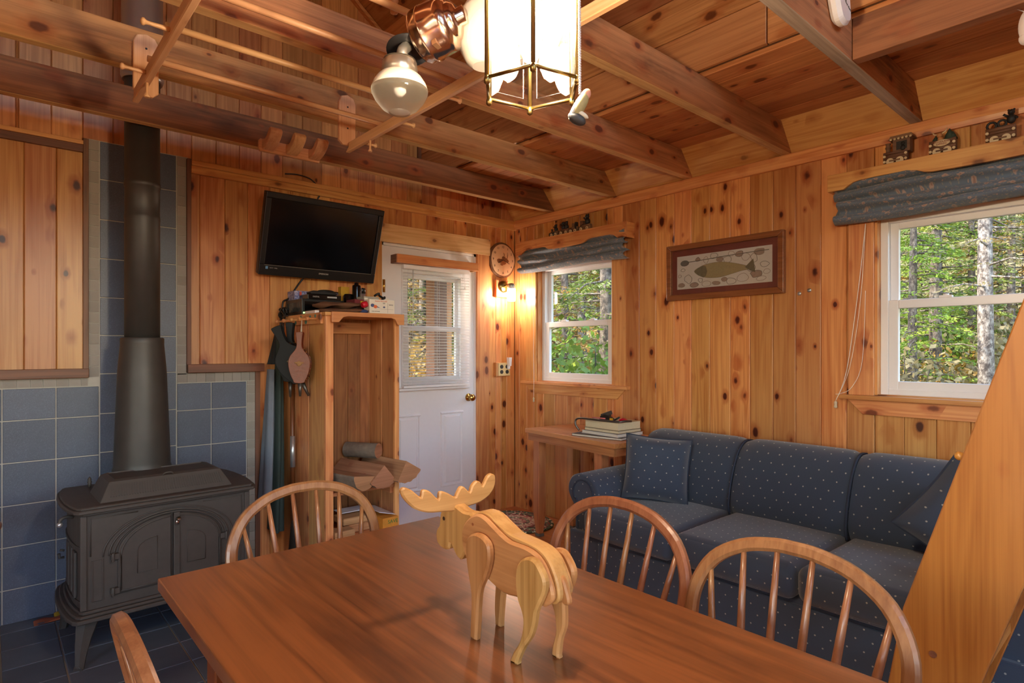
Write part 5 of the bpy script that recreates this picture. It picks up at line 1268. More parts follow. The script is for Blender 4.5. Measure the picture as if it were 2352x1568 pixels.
for i in range(3):
    y1, y0 = YB[i], YB[i+1]
    puff((-.915, y0+.004, .305), (-.3, y1-.004, .455), .042, 'seat_cushion', .016)
    ya, yb_ = (y1+(.045 if i == 0 else -.006)), (y0+(-.045 if i == 2 else .006))
    prof = smoothpts([(-.33, .40), (-.385, .5), (-.35, .64), (-.285, .765), (-.2, .82), (-.11, .815), (-.05, .77), (-.035, .6), (-.035, .40)], 4)
    pr2 = [(p.x, p.y) for p in prof]
    m = MB(); secs = [(ya, .0), (ya-.012, .03), (ya-.04, .05)]
    cxp, czp = -.18, .58
    n = len(pr2); vs = []; ysec = []
    for k in range(15):
        u = k/14; y = ya+(yb_-ya)*u; e = min(u, 1-u)*abs(yb_-ya)
        s_ = 1-.075*math.exp(-e/.022)
        for p in pr2: vs.append((cxp+(p[0]-cxp)*s_*1.0, y, czp+(p[1]-czp)*s_))
    fs = [(k*n+i_, (k+1)*n+i_, (k+1)*n+i_+1, k*n+i_+1) for k in range(14) for i_ in range(n-1)]
    m.add(vs, fs, True); m.add(vs[:n], [list(range(n))]); m.add(vs[-n:], [list(range(n))[::-1]])
    m.build('back_cushion', SOFA, so, uv=True)
for yy in YB[1:3]:
    MB().tube([(p.x-.0, yy, p.y) for p in smoothpts([(-.368, .44), (-.382, .5), (-.345, .64), (-.28, .755), (-.2, .808), (-.11, .803)], 5)], .0065, 6).build('piping', PIPING, so)
def arm(yo, s):
    """rolled arm; yo = outer face, s = +1 inward toward -y"""
    P = [(.02, .03), (.02, .43), (-.005, .455), (-.03, .50), (-.03, .55), (-.002, .595), (.05, .617), (.11, .612), (.16, .585), (.185, .54), (.19, .48), (.19, .03)]
    pp = [(yo - s*p.x, p.y) for p in smoothpts(P[1:11], 4)]; pp = [(yo-s*.02, .03)] + pp + [(yo-s*.19, .03)]
    o = MB().prism(pp, -.83, -.1, 'x', ch=.01).build('arm', SOFA, so, uv=True)
    for p in o.data.polygons: p.use_smooth = len(p.vertices) == 4
    Q = [(yo - s*q[0], q[1]) for q in ((.045, .06), (.045, .44), (.02, .48), (.015, .53), (.04, .57), (.08, .585), (.125, .575), (.15, .54), (.16, .48), (.16, .06))]
    MB().tube([(-.833, q[0], q[1]) for q in [(p.x, p.y) for p in smoothpts(Q, 3)]], .005, 6).build('arm_piping', PIPING, so)
arm(-1.42, 1); arm(-3.45, -1)
for x in (-.8, -.12):
    for y in (-1.5, -3.38): MB().cyl((x, y, 0), (x, y, .032), .025, n=10).build('foot', BLACK, so)
def pillow(label, loc, rot, s=.38):
    t = thing('throw_pillow', label, 'pillow', loc, rot)
    def mk(sg):
        def fn(u, v):
            a, b = 2*u-1, 2*v-1
            k = 1-.06*(1-abs(a)**3)*0
            pin = 1-.07*(1-b*b)*abs(a)**2-.0; pin2 = 1-.07*(1-a*a)*abs(b)**2
            th = .095*((1-a**4)*(1-b**4))**.6
            return (a*s/2*pin, sg*(th+.004*math.sin(a*9)*math.sin(b*7)*(1-a*a)*(1-b*b)), b*s/2*pin2)
        return fn
    m = MB().grid(mk(-1), 20, 20); k = len(m.f); m.grid(mk(1), 20, 20)
    for i in range(k, len(m.f)): m.f[i] = m.f[i][::-1]
    o = m.build('pillow_cover', SOFA, t, local=True, uv=False)
    uvl = o.data.uv_layers.new(name='UVMap').data
    for p in o.data.polygons:
        for li in p.loop_indices:
            co = o.data.vertices[o.data.loops[li].vertex_index].co; uvl[li].uv = (co.x, co.z)
    B_ = [(s/2*math.cos(a)/max(abs(math.cos(a)), abs(math.sin(a)))*(1-.0), 0, s/2*math.sin(a)/max(abs(math.cos(a)), abs(math.sin(a)))) for a in [2*math.pi*i/48 for i in range(48)]]
    MB().tube([(x*(1-.07*(1-(z/(s/2))**2)), 0, z*(1-.07*(1-(x/(s/2))**2))) for x, y, z in B_], .005, 6, closed=True).build('welt', PIPING, t, local=True)
    return t
pillow('square navy dotted throw pillow in the left corner of the sofa', (-.50, -1.755, .642), (math.radians(-14), math.radians(4), math.radians(-58)), .36)
pillow('navy dotted throw pillow set on its corner at the right end of the sofa', (-.52, -3.17, .66), (math.radians(-12), math.radians(38), math.radians(-70)), .36)
# ============================================================ SIDE TABLE
sa = math.radians(-6)
sd = thing('side_table', 'narrow pine side table standing between the corner window and the sofa', 'side table', (-.285, -1.09, 0), sa)
STW = {a: wood('sidetable_pine_'+a, '#c58a58', '#9c5e34', a, knot=.3, rough=.35, vary=.1) for a in 'xyz'}
for a, b in ((-.225, -.08), (-.0785, .075), (.0765, .225)):
    MB().box((a, -.44, .725), (b, .44, .755)).build('top_board', STW['y'], sd, local=True, bevel=.003)
MB().box((-.21, -.42, .675), (-.19, .42, .725)).build('apron', STW['y'], sd, local=True); MB().box((.19, -.42, .675), (.21, .42, .725)).build('apron', STW['y'], sd, local=True)
MB().box((-.19, -.42, .675), (.19, -.40, .725)).build('apron', STW['x'], sd, local=True); MB().box((-.19, .40, .675), (.19, .42, .725)).build('apron', STW['x'], sd, local=True)
for x in (-.18, .13):
    for y in (-.285, .335):
        m = MB(); m.add([(x, y, .72), (x+.06, y, .72), (x+.06, y+.065, .72), (x, y+.065, .72), (x, y, .16), (x+.06, y, .16), (x+.06, y+.065, .16), (x, y+.065, .16), (x+.012, y+.014, .015), (x+.048, y+.014, .015), (x+.048, y+.05, .015), (x+.012, y+.05, .015)],
              [(0,1,2,3),(4,5,1,0),(5,6,2,1),(6,7,3,2),(7,4,0,3),(8,9,5,4),(9,10,6,5),(10,11,7,6),(11,8,4,7),(11,10,9,8)])
        m.build('leg', STW['z'], sd, local=True, bevel=.002)
        MB().box((x+.006, y+.008, .0), (x+.054, y+.056, .022)).build('felt_foot', plain('grey_felt_%d_%d' % (x*100, y*100), '#6a6660', .95), sd, local=True, bevel=.004)
# stack of directories and desk clutter on it
TP = .755
def paper(label, cat, c, size, z0, z1, rot, cover, pages, grp='papers on the side table'):
    t = thing('paper_stack', label, cat, (c[0], c[1], z0), rot, group=grp)
    w_, l_ = size
    MB().box((-w_/2, -l_/2, .0015), (w_/2, l_/2, z1-z0-.0015)).build('pages', pages, t, local=True, bevel=.002)
    MB().box((-w_/2-.003, -l_/2-.003, z1-z0-.0015), (w_/2+.003, l_/2+.003, z1-z0)).box((-w_/2-.003, -l_/2-.003, 0), (w_/2+.003, l_/2+.003, .0015)).build('cover', cover, t, local=True)
    return t
PG = plain('yellowed_pages', '#cfc2a4', .8, .12, 120); PGW = plain('white_pages', '#d9d4c8', .8, .1, 120); CVD = plain('cover_dark', '#3d3832', .5, .2, 40); CVW = plain('cover_white', '#d8d8dc', .4, .1)
cxp, cyp = -.30, -1.27
paper('newspapers and magazines at the bottom of the pile on the side table', 'magazines', (cxp-.02, cyp+.02), (.26, .36), TP, TP+.014, .15, CVD, PGW)
paper('thin magazines in the middle of the pile on the side table', 'magazines', (cxp+.01, cyp), (.24, .30), TP+.0145, TP+.032, -.05, CVW, PGW)
paper('thin directory under the thick directory on the side table', 'book', (cxp+.015, cyp+.0), (.22, .28), TP+.0325, TP+.052, -.02, CVD, PG)
paper('thick telephone directory at the top of the pile on the side table', 'book', (cxp+.015, cyp), (.215, .275), TP+.0525, TP+.1, -.03, plain('directory_cover', '#b8a888', .5, .2, 40), PG)
hl = thing('metal_bookend_rail', 'curved grey metal rail resting over the directory pile on the side table', 'rail', (cxp-.05, cyp, TP+.05))
MB().tube(smoothpts([(cxp-.12, cyp+.165, TP+.03), (cxp-.13, cyp+.19, TP+.07), (cxp-.125, cyp+.165, TP+.108), (cxp-.11, cyp, TP+.108), (cxp-.09, cyp-.13, TP+.108), (cxp-.06, cyp-.155, TP+.112), (cxp+.0, cyp-.16, TP+.108)], 5), .0065, 10).build('rail', plain('dull_steel', '#6a6866', .35, metal=.9), hl)
sp_ = thing('stapler', 'black stapler and hole punch heap on top of the directories', 'stapler', (cxp, cyp, TP+.1))
MB().prism([(cyp+.06, TP+.10), (cyp-.05, TP+.10), (cyp-.05, TP+.112), (cyp-.02, TP+.125), (cyp+.02, TP+.14), (cyp+.05, TP+.128)], cxp-.05, cxp-.015, 'x').build('body', BLACK, sp_, bevel=.003)
MB().bar((cxp-.03, cyp+.055, TP+.125), (cxp-.03, cyp-.03, TP+.155), .025, .012, (1, 0, 0)).build('lever', IRON, sp_, bevel=.003)
MB().cyl((cxp+.01, cyp+.03, TP+.1005), (cxp+.01, cyp+.03, TP+.135), .018, n=12).build('punch_head', IRON, sp_); MB().box((cxp-.052, cyp-.03, TP+.1005), (cxp-.048, cyp-.055, TP+.12)).build('yellow_tag', plain('tag_yellow', '#c9a22a', .5, 0), sp_)
tag(MB().prism([(cyp-.075, TP+.1003), (cyp-.125, TP+.1003), (cyp-.13, TP+.112), (cyp-.1, TP+.122), (cyp-.08, TP+.115)], cxp-.02, cxp+.01, 'x').build('red_pocket_tool', plain('red_tool', '#b8142c', .3, .05), bevel=.003), 'red pocket tool on top of the directories', 'tool')
tag(MB().tube([(cxp-.05, cyp-.06, TP+.106), (cxp-.04, cyp-.10, TP+.13)], .006, 8).build('black_marker', BLACK), 'black marker lying beside the red pocket tool', 'marker')
tag(MB().tube([(cxp-.1, cyp+.07, TP+.120), (cxp-.095, cyp-.03, TP+.120)], .004, 7).build('pink_pencil', plain('pencil_pink', '#c86a6a', .5, .05)), 'pink pencil lying along the metal rail on the directories', 'pencil')
# ============================================================ BRAIDED RUG
rg = thing('braided_rug', 'oval braided rug in green, red and cream beside the door', 'rug', (-.30, -.36, 0))
cols = ['#4a4d44', '#5c6a58', '#8f9a80', '#7a5048', '#9a4a4c', '#c8a898', '#b07a78', '#6a5a58', '#a86468', '#c0a090']
def braidmat(i, c, c2):
    m, N, L, b = newmat('braid_%d' % i); setp(b, rough=.95)
    tc = N.new('ShaderNodeTexCoord'); v = N.new('ShaderNodeTexVoronoi'); v.inputs['Scale'].default_value = 75; L.new(tc.outputs['Object'], v.inputs[0])
    r = N.new('ShaderNodeValToRGB'); r.color_ramp.interpolation = 'CONSTANT'; s_ = N.new('ShaderNodeSeparateColor'); L.new(v.outputs['Color'], s_.inputs[0]); L.new(s_.outputs[0], r.inputs[0])
    r.color_ramp.elements[0].color = RGB(c); r.color_ramp.elements[1].color = RGB(c2); r.color_ramp.elements[1].position = .45; e = r.color_ramp.elements.new(.78); e.color = RGB('#d8ccb4')
    L.new(r.outputs[0], b.inputs['Base Color']); return m
for i in range(10):
    k = 1-i*.1; a_, b_ = .235*k+.012, .29*k+.012
    pts = [(-.30+a_*math.cos(q)*.96, -.36+b_*math.sin(q)*.96, .009) for q in [2*math.pi*j/56 for j in range(56)]]
    MB().tube(pts, .0155, 8, closed=True, flat=.55, up=(0, 0, 1)).build('braid_ring', braidmat(i, cols[i], cols[(i*3+1) % 10]), rg)
# ============================================================ HANGING LANTERN
lc = V((-2.5775, -2.945)); R_ = .0885
la = thing('hanging_lantern', 'lit six-sided brass lantern with clear glass panes hanging over the table', 'lantern', (lc.x, lc.y, 1.768))
LBR = plain('lantern_brass', '#9a8452', .3, .08, metal=1.0)
a0 = math.radians(48.63) + math.pi
def hexp(r, z, k): return V((lc.x+r*math.cos(a0+k*math.pi/3), lc.y+r*math.sin(a0+k*math.pi/3), z))
zbt, ztp = 1.768, 2.20
for k in range(6):
    MB().tube([hexp(R_, zbt, k), hexp(R_, ztp, k)], .0042, 6).build('corner_bar', LBR, la)
    MB().tube([hexp(R_, zbt, k), hexp(R_, zbt, k+1)], .0032, 6).build('lower_bar', LBR, la); MB().tube([hexp(R_, ztp, k), hexp(R_, ztp, k+1)], .006, 6).build('upper_bar', LBR, la)
    MB().lathe([(.002, -.012), (.0055, -.009), (.0055, -.002), (.004, .003)], hexp(R_, zbt, k), n=10).build('corner_finial', LBR, la)
    p, q = hexp(R_*.975, 0, k), hexp(R_*.975, 0, k+1); d_ = q-p
    A, B = p+d_*.05, p+d_*.95
    MB().add([(A.x, A.y, zbt+.003), (B.x, B.y, zbt+.003), (B.x, B.y, ztp), (A.x, A.y, ztp)], [(0, 1, 2, 3)]).build('side_pane', LGLASS, la, solid=.003)
    A, B = p+d_*.17, p+d_*.83                                   # bevel line cut into the pane
    MB().tube([(A.x, A.y, ztp), (A.x, A.y, zbt+.016), (B.x, B.y, zbt+.016), (B.x, B.y, ztp)], .0007, 4).build('bevel_edge', WHITE, la)
MB().lathe([(.084, 2.2), (.05, 2.26), (.015, 2.29), (.006, 2.30)], (lc.x, lc.y, 0), n=6, smooth=False).build('canopy', LBR, la)
MB().tube([(lc.x, lc.y, 2.29), (lc.x, lc.y, 4.1)], .004, 8).build('chain', LBR, la)
MB().tube([(lc.x, lc.y, 2.2), (lc.x, lc.y, 1.93)], .006, 8).build('stem', LBR, la)
BULB = emis('bulb_glow', '#ffe6c8', 360)
for k in range(3):
    a = a0 + math.pi/3*(2*k+1)
    bx, by = lc.x+.04*math.cos(a), lc.y+.04*math.sin(a)
    MB().cyl((bx, by, 1.93), (bx, by, 1.965), .011, n=10).build('socket', LBR, la)
    MB().lathe([(.002, 1.83), (.012, 1.838), (.021, 1.86), (.0195, 1.885), (.011, 1.915), (.009, 1.932)], (bx, by, 0), n=14).build('bulb', BULB, la)
MB().tube([(lc.x-.035, lc.y, 1.955), (lc.x+.035, lc.y, 1.955)], .005, 7).tube([(lc.x, lc.y-.035, 1.955), (lc.x, lc.y+.035, 1.955)], .005, 7).build('cluster_arm', LBR, la)
# bead chain with a painted bird pull
oc_ = V((-2.47, -2.99)); 
def at(px, py, t):
    return V((-3.297+t*(.66095+.75043*(px-1176)/1362.6), -3.710+t*(.75043-.66095*(px-1176)/1362.6), 1.306+(803.5-py)/1362.6*t))
pc_ = thing('pull_chain', 'white bead pull chain hanging beside the lantern', 'chain', at(1327, 210, 1.02))
m = MB(); p0, p1 = at(1332, 215, .98), at(1330, -160, .98)
for i in range(64): m.sph(p0+(p1-p0)*(i/64), .0026, n=6, m=4)
m.build('bead', WHITE, pc_, kind='stuff')
q = at(1331, 245, 1.02); sc1 = .00075
ux_ = V((.7504, -.661, 0)); uz_ = V((0, 0, 1)); uf = V((-.661, -.7504, 0))
bd = thing('fish_pull', 'small painted figurine on the end of the bead chain', 'figurine', q)
def E_(c, r, s3, nm, mat):
    m = MB().sph((0, 0, 0), r, sc=s3); a, b = c; R3 = Matrix((ux_, uf, uz_)).transposed().to_4x4()
    tilt = Matrix.Rotation(math.radians(28), 4, 'Y')
    M = Matrix.Translation(q+ux_*a*sc1+uz_*b*sc1) @ R3 @ tilt; m.xform(M); return m.build(nm, mat, bd)
E_((2, 4), .021, (.5, .5, 1.2), 'body', plain('fig_olive', '#a89a6a', .6, .3, 80)); E_((-9, -2), .016, (.35, .5, 1.5), 'spotted_flank', plain('fig_white', '#ddd8cc', .6, .5, 160))
E_((14, 26), .012, (.7, .6, 1.0), 'pink_head', plain('fig_pink', '#d89a80', .6, .1)); E_((-6, -28), .013, (1.3, .7, .75), 'dark_tail', plain('fig_dark', '#3b3a3c', .5, .1)); E_((2, -17), .012, (1.3, .6, .45), 'pale_collar', plain('fig_cream', '#e2d8c4', .6, .2, 90))
# ============================================================ COPPER GAS LAMP
T_ = 1.5
gl = thing('copper_gas_lamp', 'ceiling gas lamp with copper drum, grey arms and frosted glass globes', 'lamp', at(1005, 65, T_))
drum = at(1004, 68, T_); ax = (at(1060, 38, T_-.03)-at(950, 98, T_+.03)).normalized()
RM = ax.to_track_quat('Z', 'Y').to_matrix()
MB().lathe([(.0, -.055), (.055, -.055), (.064, -.05), (.067, -.042), (.067, -.026), (.0695, -.024), (.0695, -.018), (.067, -.016), (.067, .026), (.0655, .034), (.06, .042), (.05, .048), (.047, .05), (.047, .055), (.035, .064), (.022, .067), (.022, .085), (.001, .086)], drum, RM, n=36).build('copper_drum', COPPER, gl)
MB().obox(Matrix.Translation(drum+RM.to_4x4() @ V((-.02, -.058, .005))) @ RM.to_4x4(), (.05, .012, .012)).build('name_plate', plain('plate_copper', '#e0b48e', .3, metal=.9), gl)
gp = plain('pot_metal', '#9a958e', .45, .1, metal=.8)
e1_ = at(925, 133, T_-.02); MB().tube(smoothpts([drum-ax*.045, drum-ax*.075, e1_+V((0, 0, .02)), e1_+V((0, 0, .0)), at(920, 150, T_-.02)], 4), .0135, 12).build('arm', gp, gl)
e2_ = at(1100, 6, T_+.05); MB().tube([drum+ax*.06, e2_, at(1130, -60, T_+.06)], .014, 12).build('arm', gp, gl)
MB().tube([drum+V((0, 0, .03)), drum+V((.0, 0, .42))], .012, 10).build('ceiling_stem', gp, gl)
def globe(px, py, s, t_, bulb=True, lean=0):
    c = at(px, py, t_)
    GL = plain('frosted_globe_%d' % px, '#eee6da', .25, 0, alpha=1.0)
    b = GL.node_tree.nodes['Principled BSDF']; b.inputs['Transmission Weight'].default_value = .35; b.inputs['Roughness'].default_value = .35
    CLR = dusty(glassmat('clear_globe_%d' % px, (.92, .92, .9, 1), .07), .35)
    MB().lathe([(.04, .05), (.046, .044), (.048, .03), (.049, .012), (.04, .01)], c, n=28, sx=s, sy=s).lathe([(.0, .056), (.03, .054), (.04, .05)], c, n=28).build('metal_collar', plain('collar_metal_%d' % px, '#bdb2a6', .3, .05, metal=.9), gl)
    MB().lathe([(.05*s, .014), (.06*s, .006), (.07*s, -.008), (.0765*s, -.024)], c, n=32).build('opal_shade', GL, gl)
    MB().lathe([(.0765*s, -.024), (.075*s, -.034), (.066*s, -.05), (.048*s, -.07), (.031*s, -.08), (.028*s, -.082), (.027*s, -.078)], c, n=32).build('clear_bowl', CLR, gl)
    MB().lathe([(.012, .02), (.014, .0), (.018, -.012), (.016, -.03), (.006, -.04)], c, n=14).build('mantle', WHITE, gl)
globe(918, 185, .92, T_-.02)
c2_ = at(1112, 78, T_+.03)
MB().lathe([(.02, .085), (.045, .08), (.062, .05), (.07, .0), (.064, -.04), (.045, -.075), (.03, -.085)], c2_, n=30).build('opal_globe', bpy.data.materials['frosted_globe_918'], gl)
dk = at(938, 112, T_+.02); RMd = V((.12, .25, 1)).to_track_quat('Z', 'Y').to_matrix()
MB().lathe([(.0, .0), (.02, .001), (.05, -.002), (.0535, -.006), (.056, -.008), (.056, -.0105), (.0, -.006)], dk+V((0, 0, .004)), RMd, n=32).build('heat_shield', plain('dark_shield', '#3a3a3c', .35, .1, metal=.7), gl)
MB().tube([at(910, 160, T_-.01), at(912, 140, T_), dk], .009, 8).build('shield_bracket', plain('bracket_dark', '#3f4342', .5), gl)
# ============================================================ DRYING RACK UNDER THE BEAMS
RACKW = {a: wood('rack_pine_'+a, '#e0b487', '#c39060', a, knot=.15, rough=.4, vary=.06) for a in 'xyz'}
dr = thing('drying_rack', 'wooden dowel drying rack hung flat under the ceiling beams', 'drying rack', (-2.45, -1.7, 2.25))
def rail(x, y0, y1):
    P = [(y0, 2.235), (y0-.03, 2.255), (y0-.03, 2.275), (y1+.03, 2.275), (y1+.03, 2.235)]
    return MB().prism(P, x-.011, x+.011, 'x', ch=.003).build('rail', RACKW['y'], dr)
rail(-2.03, -1.10, -2.78); rail(-2.885, -1.10, -2.78)
for x in (-2.03, -2.85):
    for yb in (-1.0795, -2.2865):
        P = [(x-.042+.02, 2.272), (x-.042, 2.29), (x-.042, 2.47), (x-.03, 2.497), (x-.0, 2.508), (x+.03, 2.497), (x+.042, 2.47), (x+.042, 2.29), (x+.022, 2.272)]
        br_ = MB().prism(P, yb-.02, yb, 'y', ch=.003).build('bracket', RACKW['z'], dr)
        for zz in (2.35, 2.45):
            Mi = XF[dr.name]; MB().cyl((x, yb-.0205, zz), (x, yb-.0215, zz), .004, n=8).build('screw_hole', BLACK, dr)
for y in (-1.41, -1.68, -1.95, -2.22, -2.49):
    MB().tube([(-2.90, y, 2.283), (-2.005, y, 2.283)], .0105, 10).build('dowel', RACKW['x'], dr)
def pegs(x, y, s):
    MB().lathe([(.007, 0), (.0075, .012), (.0055, .05), (.006, .06), (.011, .066), (.011, .071), (.005, .075)], (x, y, 2.255), Matrix.Rotation(math.radians(90*s), 3, 'Y'), n=10).build('peg', RACKW['x'], dr)
for y in (-1.36, -1.72): pegs(-2.896, y, -1)
for y in (-1.22, -1.55, -1.88): pegs(-2.019, y, 1)
for x in (-2.03, -2.885): MB().lathe([(.009, -.052), (.009, -.046), (.005, -.04), (.0045, -.02), (.006, 0)], (x, -1.32, 2.237), n=10).build('peg', RACKW['z'], dr)
# turned peg post seen at the top of the frame
pk = thing('hanging_peg', 'stubby turned wooden peg hanging under the rack near the copper lamp', 'peg', at(905, 5, 1.75))
p = at(905, 30, 1.75); MB().lathe([(.004, -.004), (.011, 0), (.011, .03), (.014, .036), (.012, .045), (.016, .055), (.012, .065), (.012, .12)], p, n=14).build('turned_post', RACKW['z'], pk)
# ============================================================ TRIPLE COAT HOOK ON THE DARK BEAM
hr = thing('coat_hook_rail', 'three-hook wooden coat rail mounted on the dark beam near the television', 'coat rail', (-2.05, -.49, 2.36))
MB().prism([(-2.235, 2.365), (-2.228, 2.355), (-1.91, 2.355), (-1.905, 2.36), (-1.905, 2.415), (-1.91, 2.42), (-2.228, 2.42), (-2.235, 2.41)], -.494, -.475, 'y', ch=.002).build('back_board', RACKW['x'], hr)
for x in (-2.19, -2.065, -1.94):
    P = smoothpts([(-.494, 2.415), (-.53, 2.412), (-.56, 2.42), (-.585, 2.44), (-.605, 2.45), (-.622, 2.446), (-.63, 2.428), (-.615, 2.408), (-.58, 2.385), (-.54, 2.37), (-.494, 2.365)], 3, True)
    MB().prism([(p.x, p.y) for p in P], x-.03, x+.03, 'x', ch=.004).build('hook', RACKW['y'], hr)
# ============================================================ SMOKE DETECTOR, HANGING TOY
sd2 = thing('smoke_detector', 'white rounded smoke detector fixed to the beam at the top right', 'smoke detector', (-1.10, -2.9, 2.46))
P = [(p.x, p.y) for p in smoothpts([(-1.165, 2.56), (-1.12, 2.458), (-1.085, 2.436), (-1.045, 2.443), (-1.02, 2.47), (-1.035, 2.56), (-1.06, 2.64), (-1.14, 2.64)], 4, True)]
MB().prism(P, -2.935, -2.896, 'y', ch=.012).build('housing', WHITE, sd2)
m = MB()
for i in range(4): m.box((-1.10, -2.936, 2.51+i*.012), (-1.075, -2.9345, 2.514+i*.012))
m.box((-1.102, -2.9362, 2.562), (-1.092, -2.9345, 2.576)).box((-1.086, -2.9362, 2.562), (-1.076, -2.9345, 2.576)).build('vent_slot', BLACK, sd2, kind='stuff')
text('First Alert', .012, frame_M((-1.06, -2.9356, 2.5), (.92, 0, -.3), (.3, 0, .92)), plain('ink_grey', '#55504a', .6, 0), sd2)
ht = thing('hanging_plush', 'white and pink plush ornament with black patches hanging at the right edge', 'ornament', (-.87, -3.36, 2.24))
hp_ = at(2362, 60, 1.80)
MB().sph(hp_, .03, sc=(.8, .8, 1.75), n=18, m=12).sph(hp_+V((0, 0, -.035)), .026, sc=(.9, .9, .8)).build('plush_body', plain('plush_white', '#e2d8da', .9, .1, 30), ht)
MB().sph(hp_+V((-.018, -.012, .03)), .016, sc=(.6, .6, 1.3)).build('black_patch', BLACK, ht); MB().sph(hp_+V((-.02, -.012, -.02)), .008, sc=(.5, .5, 1)).build('pink_spot', plain('plush_pink', '#d09aa4', .9, .1), ht)
MB().tube([hp_+V((0, 0, .04)), V((-.87, -3.36, 2.377))], .0015, 5).build('string', WHITE, ht)
# ============================================================ LOFT STAIR (steep ladder with plank stringers)
ls_ = thing('loft_stair', 'steep pine loft stair with broad plank sides rising beside the table', 'stair', (-1.15, -3.2, 0))
def stringer(x0, x1):
    # inner (left) edge line in y,z: z = .627 at y=-3.206 ; slope 3.28 (rising toward -y)
    k = 1/3.28
    def ye(z): return -3.206-(z-.627)*k
    P = [(-3.10, 0), (ye(.6), .6), (ye(2.45), 2.45), (ye(2.45)-.213, 2.45), (ye(0)-.213, 0)]
    return MB().prism(P, x0, x1, 'x', ch=.003).build('stringer', LADD, ls_)
stringer(-1.42, -1.385); stringer(-1.0, -.965)
LADX = wood('tread_pine', '#c08440', '#9a5c22', 'x', knot=.1, rough=.4, vary=.05)
for i in range(9):
    z = .25+.24*i; y = -3.206-(z-.627)/3.28
    MB().box((-1.385, y-.2, z-.032), (-1.0, y-.012, z)).build('tread', LADX, ls_, bevel=.003)
for z, yo in ((1.19, -.115), (.5, -.1)):
    MB().cyl((-1.4205, -3.206-(z-.627)/3.28+yo, z), (-1.4225, -3.206-(z-.627)/3.28+yo, z), .009, n=12).build('dowel_plug', DARKT['x'], ls_)
MB().sph((-1.40, -3.321, 1.03), .012).build('grab_peg', LADX, ls_)
# ============================================================ LOW STAND AT THE LEFT EDGE
lw = thing('plant_stand', 'brown wooden stand with rounded top just inside the left edge', 'stand', (-3.46, -.62, 0))
MB().lathe([(.0, .60), (.19, .60), (.2, .608), (.2, .622), (.19, .632), (.0, .632)], (-3.46, -.62, 0), n=32).build('round_top', CHAIR, lw)
for a in range(4):
    q = math.radians(-41)+a*math.pi/2; MB().tube([(-3.46+.17*math.cos(q), -.62+.17*math.sin(q), .605), (-3.46+.183*math.cos(q), -.62+.183*math.sin(q), 0)], .016, 8).build('leg', CHAIR, lw)
# ============================================================ OUTDOORS
gm_ = plain('forest_floor', '#5c5334', .95, .55, 3)
tag(MB().grid(lambda u, v: (-30+80*u, -45+80*v, -.65+max(0, (-30+80*u)-6)*.10+max(0, (-45+80*v)-5)*.10+max(0, (-30+80*u)-15)*.75+max(0, (-45+80*v)-13)*.75+.15*math.sin(u*40)*math.sin(v*37)), 40, 40).build('ground', gm_), kind='structure')
def leafmat(name, cols):
    m, N, L, b = newmat(name); setp(b, rough=.6)
    oi = N.new('ShaderNodeObjectInfo'); tc = N.new('ShaderNodeTexCoord'); nz = N.new('ShaderNodeTexNoise'); nz.inputs['Scale'].default_value = 1.6; nz.inputs['Detail'].default_value = 5; nz.inputs['Roughness'].default_value = .8; L.new(tc.outputs['Object'], nz.inputs[0])
    r = N.new('ShaderNodeValToRGB'); L.new(nz.outputs[0], r.inputs[0])
    r.color_ramp.elements[0].position = .3; r.color_ramp.elements[1].position = .72
    r.color_ramp.elements[0].color = RGB(cols[0]); r.color_ramp.elements[1].color = RGB(cols[2]); e = r.color_ramp.elements.new(.52); e.color = RGB(cols[1])
    L.new(r.outputs[0], b.inputs['Base Color'])
    tr_ = N.new('ShaderNodeBsdfTranslucent'); L.new(r.outputs[0], tr_.inputs[0]); mx = N.new('ShaderNodeMixShader'); mx.inputs[0].default_value = .4
    L.new(b.outputs[0], mx.inputs[1]); L.new(tr_.outputs[0], mx.inputs[2]); L.new(mx.outputs[0], N['Material Output'].inputs[0]); return m
LEAF = [leafmat('spruce_needles', ('#2c3a14', '#5e6c22', '#a8a040')), leafmat('fir_green', ('#3a5418', '#6c8424', '#b0b442')), leafmat('autumn_leaves', ('#5c4a20', '#94702c', '#bd8a3c')), leafmat('dry_twigs', ('#55492f', '#7a6c48', '#9c9058'))]
def barkmat(name, a, b, c):
    m, N, L, bs = newmat(name); setp(bs, rough=.95); tc = N.new('ShaderNodeTexCoord'); nz = N.new('ShaderNodeTexNoise'); nz.inputs['Scale'].default_value = 11; nz.inputs['Detail'].default_value = 7; nz.inputs['Roughness'].default_value = .75
    mp = N.new('ShaderNodeMapping'); mp.inputs['Scale'].default_value = (1.6, 1.6, 1.0); L.new(tc.outputs['Object'], mp.inputs[0]); L.new(mp.outputs[0], nz.inputs[0])
    r = N.new('ShaderNodeValToRGB'); L.new(nz.outputs[0], r.inputs[0]); e = r.color_ramp.elements; e[0].position = .4; e[0].color = RGB(a); e[1].position = .62; e[1].color = RGB(c); x = e.new(.5); x.color = RGB(b)
    L.new(r.outputs[0], bs.inputs['Base Color']); bp = N.new('ShaderNodeBump'); bp.inputs['Distance'].default_value = .02; L.new(nz.outputs[0], bp.inputs['Height']); L.new(bp.outputs[0], bs.inputs['Normal']); return m
TRUNK = barkmat('spruce_bark', '#2e2620', '#584a3e', '#7a6e60'); BIRCH = barkmat('pale_bark', '#382e28', '#70635a', '#a1968a')
